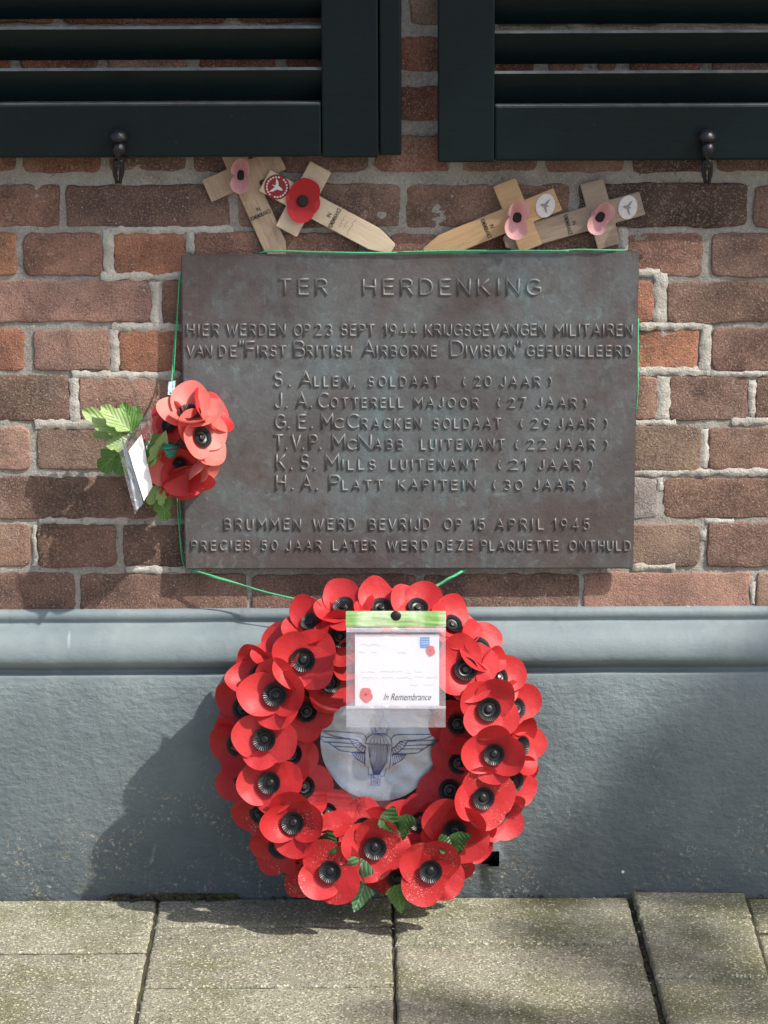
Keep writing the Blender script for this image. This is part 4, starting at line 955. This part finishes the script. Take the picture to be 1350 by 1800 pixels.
def small_poppy(t, P, N, spin, size, mats, kpar, two=False, cup=.22):
    p = bpy.data.objects.new('poppy', None); COL.objects.link(p); p.parent = t; p.empty_display_size = .01; p.matrix_basis = world_of(t).inverted() @ frame(P, N, spin)
    for i, kp in enumerate(kpar):
        q = bpy.data.objects.new('petal', petal_mesh(40+i, mats, rings=8, segs=44, **kp)); COL.objects.link(q); q.parent = p
        q.matrix_basis = Matrix.Translation((0, 0, -.0008*i)) @ Matrix.Rotation(R(80*i), 4, 'Z') @ Matrix.Scale(size, 4)
    mm = MB(); mm.lathe([(.0001, .0032), (cup*.7*size, .0031), (cup*size, .0022), (cup*size*1.02, .0006)], Matrix(), 20)
    c_ = bpy.data.objects.new('flower_centre', mesh('flower_centre', mm.v, mm.f, BLACKM, True)); COL.objects.link(c_); c_.parent = p
    return p
t, Mx, N = cross('weathered wooden cross with a curled pink poppy, its head tucked under the shutter', 427, 308, -.398, -.917, 41, 72, 68, 50, 160, .0085, WOOD1, -.01)
ctext(t, Mx, 'REMEMBRANCE', -78, 6.5, 35, INK); ctext(t, Mx, 'IN', -67, 6, 6, INK)
small_poppy(t, Mx @ Vector((-3*PX, -.002, 2*PX)), N, R(85), .026, PINK, [dict(a1=.56, a2=.50, k=(.5, .25), side=1.7, fold=2.0, wave=.08)], cup=.24)
t, Mx, N = cross('pale fresh wooden cross with a bright red poppy and dark red round badge', 532, 353, -.877, -.48, 41, 66, 60, 74, 176, .0134, WOOD2, -.035, tip=36)
ctext(t, Mx, 'REMEMBRANCE', -66, 6.5, 36, INK); ctext(t, Mx, 'IN', -55, 6, 7, INK)
mm = MB(); rr_ = random.Random(9)
for (yy, wd_) in ((-76, 22), (-84, 12), (-94, 30)):
    n = int(wd_/2.2); stroke(mm, [(-wd_/2+wd_*k/n, yy+rr_.uniform(-2.2, 2.2)) for k in range(n+1)], .0004, lambda x, y: Mx @ Vector((x*PX, -.0003, y*PX)), N)
mm.build('handwriting', INK2, t)
badge(t, Mx, 0, 50, 21.5, DRED, BWHITE)
small_poppy(t, Mx @ Vector((0, -.003, 0)), N, R(75), .0275, RED, [dict(a1=.72, a2=.62, c=.40, k=(.12, .12), side=.03, wave=.02), dict(a1=.62, a2=.66, c=.16, k=(.06, .06), side=.03)], cup=.27)
t, Mx, N = cross('orange tinted wooden cross with a crumpled pink poppy and pale badge, tip pointing left', 910, 379, .925, -.38, 41, 62, 62, 74, 172, .0134, WOOD3, -.02, tip=34)
ctext(t, Mx, 'REMEMBRANCE', -62, 6.5, 34, INK); ctext(t, Mx, 'IN', -51, 6, 6, INK)
badge(t, Mx, 2, 50, 21, BSILV, BGREY, .78, R(-35), False)
small_poppy(t, Mx @ Vector((2*PX, -.003, -2*PX)), N, R(80), .0265, PINK, [dict(a1=.56, a2=.62, c=.46, k=(.5, .35), side=.9, fold=1.0, wave=.10), dict(a1=.42, a2=.42, c=.1, k=(.4, .3), side=.3, wave=.1)], cup=.24)
t, Mx, N = cross('grey weathered wooden cross half behind the orange tinted one, with pink poppy and silver badge', 1056, 378, .962, -.272, 41, 57, 60, 74, 172, .0085, WOOD4, -.0, tip=20)
ctext(t, Mx, 'REMEMBRANCE', -62, 6.5, 34, INK); ctext(t, Mx, 'IN', -51, 6, 6, INK)
badge(t, Mx, 0, 48, 21, BSILV, BGREY, .78, R(-25), False)
small_poppy(t, Mx @ Vector((2*PX, -.003, -2*PX)), N, R(60), .0245, PINK, [dict(a1=.56, a2=.56, c=.44, k=(.55, .3), side=.8, fold=1.1, wave=.14), dict(a1=.42, a2=.42, c=.1, k=(.4, .3), side=.3, wave=.1)], cup=.27)
# ------------------------------------------------------------------ GREEN STRING
gst = thing('green_string', 'thin bright green string tied round the bronze plaque and holding the wreath', 'string', W(700, 443, .022))
def S(pts, r=.0011, k=6):
    m = MB(); m.tube(smoothcurve([W(*p) for p in pts], k), r*1.1, 6); m.build('strand', STRING, gst, True)
S([(455, 446, .012), (480, 441, .0215), (560, 443, .0225), (640, 444.5, .0225), (720, 444, .0225), (800, 442.5, .0225), (860, 442, .0225), (930, 441, .0225), (970, 442, .0225), (1010, 439, .0225), (1060, 439.5, .0225), (1098, 440, .014)], .0011)
S([(700, 443, .024), (800, 440.5, .0235), (880, 440.5, .0235), (945, 440.5, .0235), (1000, 441, .0235)], .0008)
S([(326, 470, .005), (316, 490, .014), (313, 540, .012), (307, 600, .012), (303, 650, .014), (300, 690, .03)], .0010)
S([(322, 470, .004), (314, 520, .012), (311, 570, .013), (308, 610, .014), (305, 660, .014)], .0008)
S([(313, 860, .012), (317, 900, .010), (316, 940, .010), (322, 990, .010), (335, 1002, .012)], .0008)
S([(311, 870, .014), (314, 920, .012), (319, 960, .010), (324, 985, .008)], .0006)
S([(332, 1000, .010), (352, 1006, .018), (400, 1020, .022), (450, 1036, .026), (500, 1049, .032), (535, 1057, .040)], .0010)
S([(332, 998, .008), (370, 1013, .020), (420, 1026.5, .024), (470, 1041, .028), (528, 1054, .036)], .0007)
S([(1122, 560, .004), (1121, 630, .014), (1121, 680, .016), (1118, 722, .006)], .0010)
S([(820, 999, .010), (806, 1008, .020), (785, 1020, .024), (765, 1031, .030), (745, 1040, .040)], .0018)
S([(820, 1001, .010), (800, 1012, .022), (788, 1017, .026), (768, 1030, .030), (748, 1038, .042)], .0014)
# ------------------------------------------------------------------ POPPY SPRAY at the plaque's left edge
SP = W(318, 780, .06); spr = thing('poppy_spray', 'spray of pale red poppies and green leaves tied at the left edge of the plaque', 'poppy spray', SP)
def sp(x, y, d): return W(x, y, .012 + d*.66)
random.seed(5)
pl = (PALE, PALE)
poppy(spr, sp(333, 730, .090), Vector((.10, -.55, .95)), R(80), .044, pl, (18, 19), .33)
poppy(spr, sp(352, 770, .105), Vector((.75, -.80, .45)), R(20), .040, pl, (19, 20), .34)
poppy(spr, sp(318, 812, .085), Vector((-.15, -1, -.35)), R(95), .043, (RED, PALE), (21, 18), .22)
poppy(spr, sp(346, 818, .065), Vector((.7, -.5, -.5)), R(70), .038, (RED, PALE), (18, 21), .3)
poppy(spr, sp(300, 748, .070), Vector((-.6, -.9, .5)), R(120), .036, (RED, PALE), (19, 18), .3)
poppy(spr, sp(366, 726, .060), Vector((.8, -.4, .6)), R(10), .038, (RED, RED), (20, 19), .3)
poppy(spr, sp(328, 842, .060), Vector((.2, -.7, -.7)), R(10), .038, (RED, RED), (19, 20), .3)
m = MB(); m.lathe([(.0001, .0), (.006, .004), (.010, .014), (.011, .018), (.0001, .019)], frame(sp(299, 806, .112), Vector((.1, -.3, 1)), 0), 14); o = m.build('flower_stem_cap', TEAL, spr, True)
m = MB(); m.lathe([(.0001, .0), (.006, .004), (.008, .014), (.009, .016), (.0001, .017)], frame(sp(342, 808, .085), Vector((0, -.3, 1)), 0), 14); o = m.build('flower_stem_cap', TEAL, spr, True)
def spl(x0, y0, x1, y1, d, wpx, mat, dd=0, **kw):
    a_, b_ = sp(x0, y0, d), sp(x1, y1, d+dd); put_leaf(spr, a_, b_-a_, Vector((kw.pop('nx', .1), -1, kw.pop('nz', .5))), (b_-a_).length, wpx*PX, mat, **kw)
L_ = dict(lobed=True, depth=.30, teeth=6)
spl(222, 760, 152, 722, .05, 44, LEAF_L, .01, seed=1, **L_); spl(228, 757, 184, 716, .062, 40, LEAF_L, .01, seed=2, **L_)
spl(232, 762, 218, 712, .055, 34, LEAF_M, .0, seed=3, **L_); spl(228, 765, 166, 762, .045, 28, LEAF_L, .0, seed=4, **L_)
spl(226, 775, 190, 782, .06, 34, LEAF_L, .01, seed=5, **L_); spl(222, 785, 176, 826, .028, 52, LEAF_M, .0, seed=6, nz=.1, **L_)
spl(230, 800, 204, 832, .03, 40, LEAF_M, .0, seed=7, nz=.1, **L_); spl(232, 752, 240, 716, .05, 30, LEAF_M, .0, seed=8, **L_)
spl(292, 756, 264, 822, .118, 26, LEAF_L, -.004, seed=9, nx=.6, **L_); spl(290, 762, 252, 812, .108, 40, LEAF_M, -.004, seed=10, nx=-.2, **L_)
spl(276, 852, 262, 886, .07, 26, LEAF_L, .0, seed=11, **L_); spl(282, 856, 284, 888, .078, 20, LEAF_L, .0, seed=12, **L_)
spl(278, 858, 292, 914, .05, 36, LEAF_M, .0, seed=13, **L_); spl(288, 862, 300, 888, .055, 18, LEAF_M, .0, seed=14, **L_); spl(286, 854, 298, 872, .06, 14, LEAF_L, .0, seed=15, **L_)
def quadsheet(name, pts, mat, parent, n=14, bul=.002, seed=0):
    P = [sp(*p) for p in pts]; vs = []; fs = []
    nn = (P[1]-P[0]).cross(P[3]-P[0]).normalized()
    for j in range(n+1):
        for i in range(n+1):
            u, v = i/n, j/n; p = P[0].lerp(P[1], u).lerp(P[3].lerp(P[2], u), v)
            vs.append(p + nn*bul*(noise.noise(Vector((u*3, v*5, seed)))*1.4 + math.sin(math.pi*u)*.5))
    for j in range(n):
        for i in range(n): a_ = j*(n+1)+i; fs.append((a_, a_+1, a_+n+2, a_+n+1))
    return wob(name, vs, fs, mat, parent, True)
quadsheet('message_card', [(226, 793, .122), (249, 763, .108), (268, 855, .108), (253, 881, .122)], WHITE, spr, bul=.001)
quadsheet('foil_strip', [(212, 770, .116), (223, 784, .120), (252, 885, .120), (240, 897, .116)], GREYSLV, spr, bul=.003, seed=3)
quadsheet('clear_sleeve', [(205, 778, .126), (246, 748, .112), (268, 856, .112), (237, 905, .126)], FILM2, spr, bul=.004, seed=5)
quadsheet('clear_sleeve_flap', [(246, 742, .112), (266, 712, .124), (268, 764, .126), (258, 790, .116)], FILM2, spr, bul=.003, seed=7)
quadsheet('ribbon', [(296, 672, .030), (309, 668, .030), (306, 694, .045), (295, 694, .045)], RIBB, spr, bul=.001, seed=7)
m = MB(); m.tube(smoothcurve([sp(300, 690, .04), sp(300, 760, .05), sp(296, 810, .06), sp(284, 856, .06)]), .0022, 8); m.tube(smoothcurve([sp(300, 760, .05), sp(262, 776, .05), sp(228, 768, .05)]), .0016, 8); m.build('wire_stem', LEAF_D, spr, True)
# ------------------------------------------------------------------ STREET TREE (out of frame, its crown shades wall and pavement)
random.seed(11)
tr = thing('street_tree', 'street tree with open leafy crown standing beside the pavement in front of the wall', 'tree', (6.2, -3.6, -.03))
lv = MB(); cl = []
def lit(c_, m=.32):
    h1 = c_ + SUN*(c_.y/-SUN.y) if SUN.y else c_; h2 = c_ - SUN*(c_.z/SUN.z)
    return (-1.0-m < h1.x < 1.0+m and -.1 < h1.z < .93+m) or (-1.0-m < h2.x < 1.0+m and -.9-m < h2.y < m)
def clump(P, rad, n, size=.045):
    for _ in range(n):
        d = Vector((random.gauss(0, 1), random.gauss(0, 1), random.gauss(0, 1))).normalized()*rad*random.random()**.45
        c_ = P+d; a_ = Vector((random.gauss(0, 1), random.gauss(0, 1), random.gauss(0, .6))).normalized(); b_ = a_.cross(Vector((random.random(), random.random(), random.random()))).normalized()
        s_3 = size*random.uniform(.7, 1.2); lv.add([c_-a_*s_3, c_-b_*s_3*.55, c_+a_*s_3, c_+b_*s_3*.55], [(0, 1, 2, 3)])
def shade(P, dist, rad, n, size=.045): c_ = P + SUN*dist; clump(c_, rad, n, size); cl.append(c_)
# wall above the crosses
for k in range(15):
    x = -1.3+k*.19
    for r_ in range(4): shade(Vector((x+random.uniform(-.04, .04), 0, 1.055+r_*.17+random.uniform(-.04, .04))), 6.2+random.uniform(-.5, .6), .13, 75)
# right of the plinth and patches on the pavement
for (x, y, rad, n) in ((1330, 1250, .07, 70), (1250, 1330, .08, 80), (1340, 1400, .10, 110), (1180, 1400, .07, 60), (1100, 1470, .06, 50), (1200, 1500, .09, 100), (1330, 1520, .10, 110), (1010, 1520, .05, 30), (1110, 1550, .05, 40), (1260, 1240, .04, 22), (1440, 1300, .12, 60), (1480, 1500, .15, 80)):
    shade(W(x, y, .02), 6.0+random.uniform(-.4, .5), rad, n)
for (x, y, rad, n) in ((960, 1640, .045, 12), (1080, 1690, .09, 34), (1200, 1650, .06, 22), (1260, 1740, .10, 44), (790, 1790, .08, 28), (920, 1795, .06, 16), (1010, 1610, .04, 8), (1120, 1800, .06, 20)):
    shade(G(x, y), 6.0+random.uniform(-.4, .5), rad, n)
for _ in range(90):
    c_ = Vector((5.6+random.gauss(0, .9), -3.9+random.gauss(0, .8), 5.6+random.gauss(0, .6)))
    # keep the light that reaches the plaque and wreath free
    if lit(c_): continue
    clump(c_, .26, 90, .05); cl.append(c_)
lv.build('crown', TREEL, tr)
m = MB(); m.tube(smoothcurve([(6.2, -3.6, -.05), (6.22, -3.6, 1.2), (6.16, -3.62, 2.5), (6.25, -3.6, 3.6), (6.3, -3.6, 5.2)], 5), [.15-.10*i/20 for i in range(21)], 12); m.build('trunk', BARK, tr, True)
m = MB()
for c_ in cl[::5]:
    s_4 = Vector((6.22, -3.6, random.uniform(4.0, 5.0))); mid = (s_4+c_)/2 + Vector((0, 0, .15)); 
    if (c_-s_4).length > .3 and not any(lit(s_4.lerp(c_, q_/8), .05) for q_ in range(8)): m.tube(smoothcurve([s_4, mid, c_], 4), [.024-.019*i/8 for i in range(9)], 5)
m.build('limbs', BARK, tr, True)
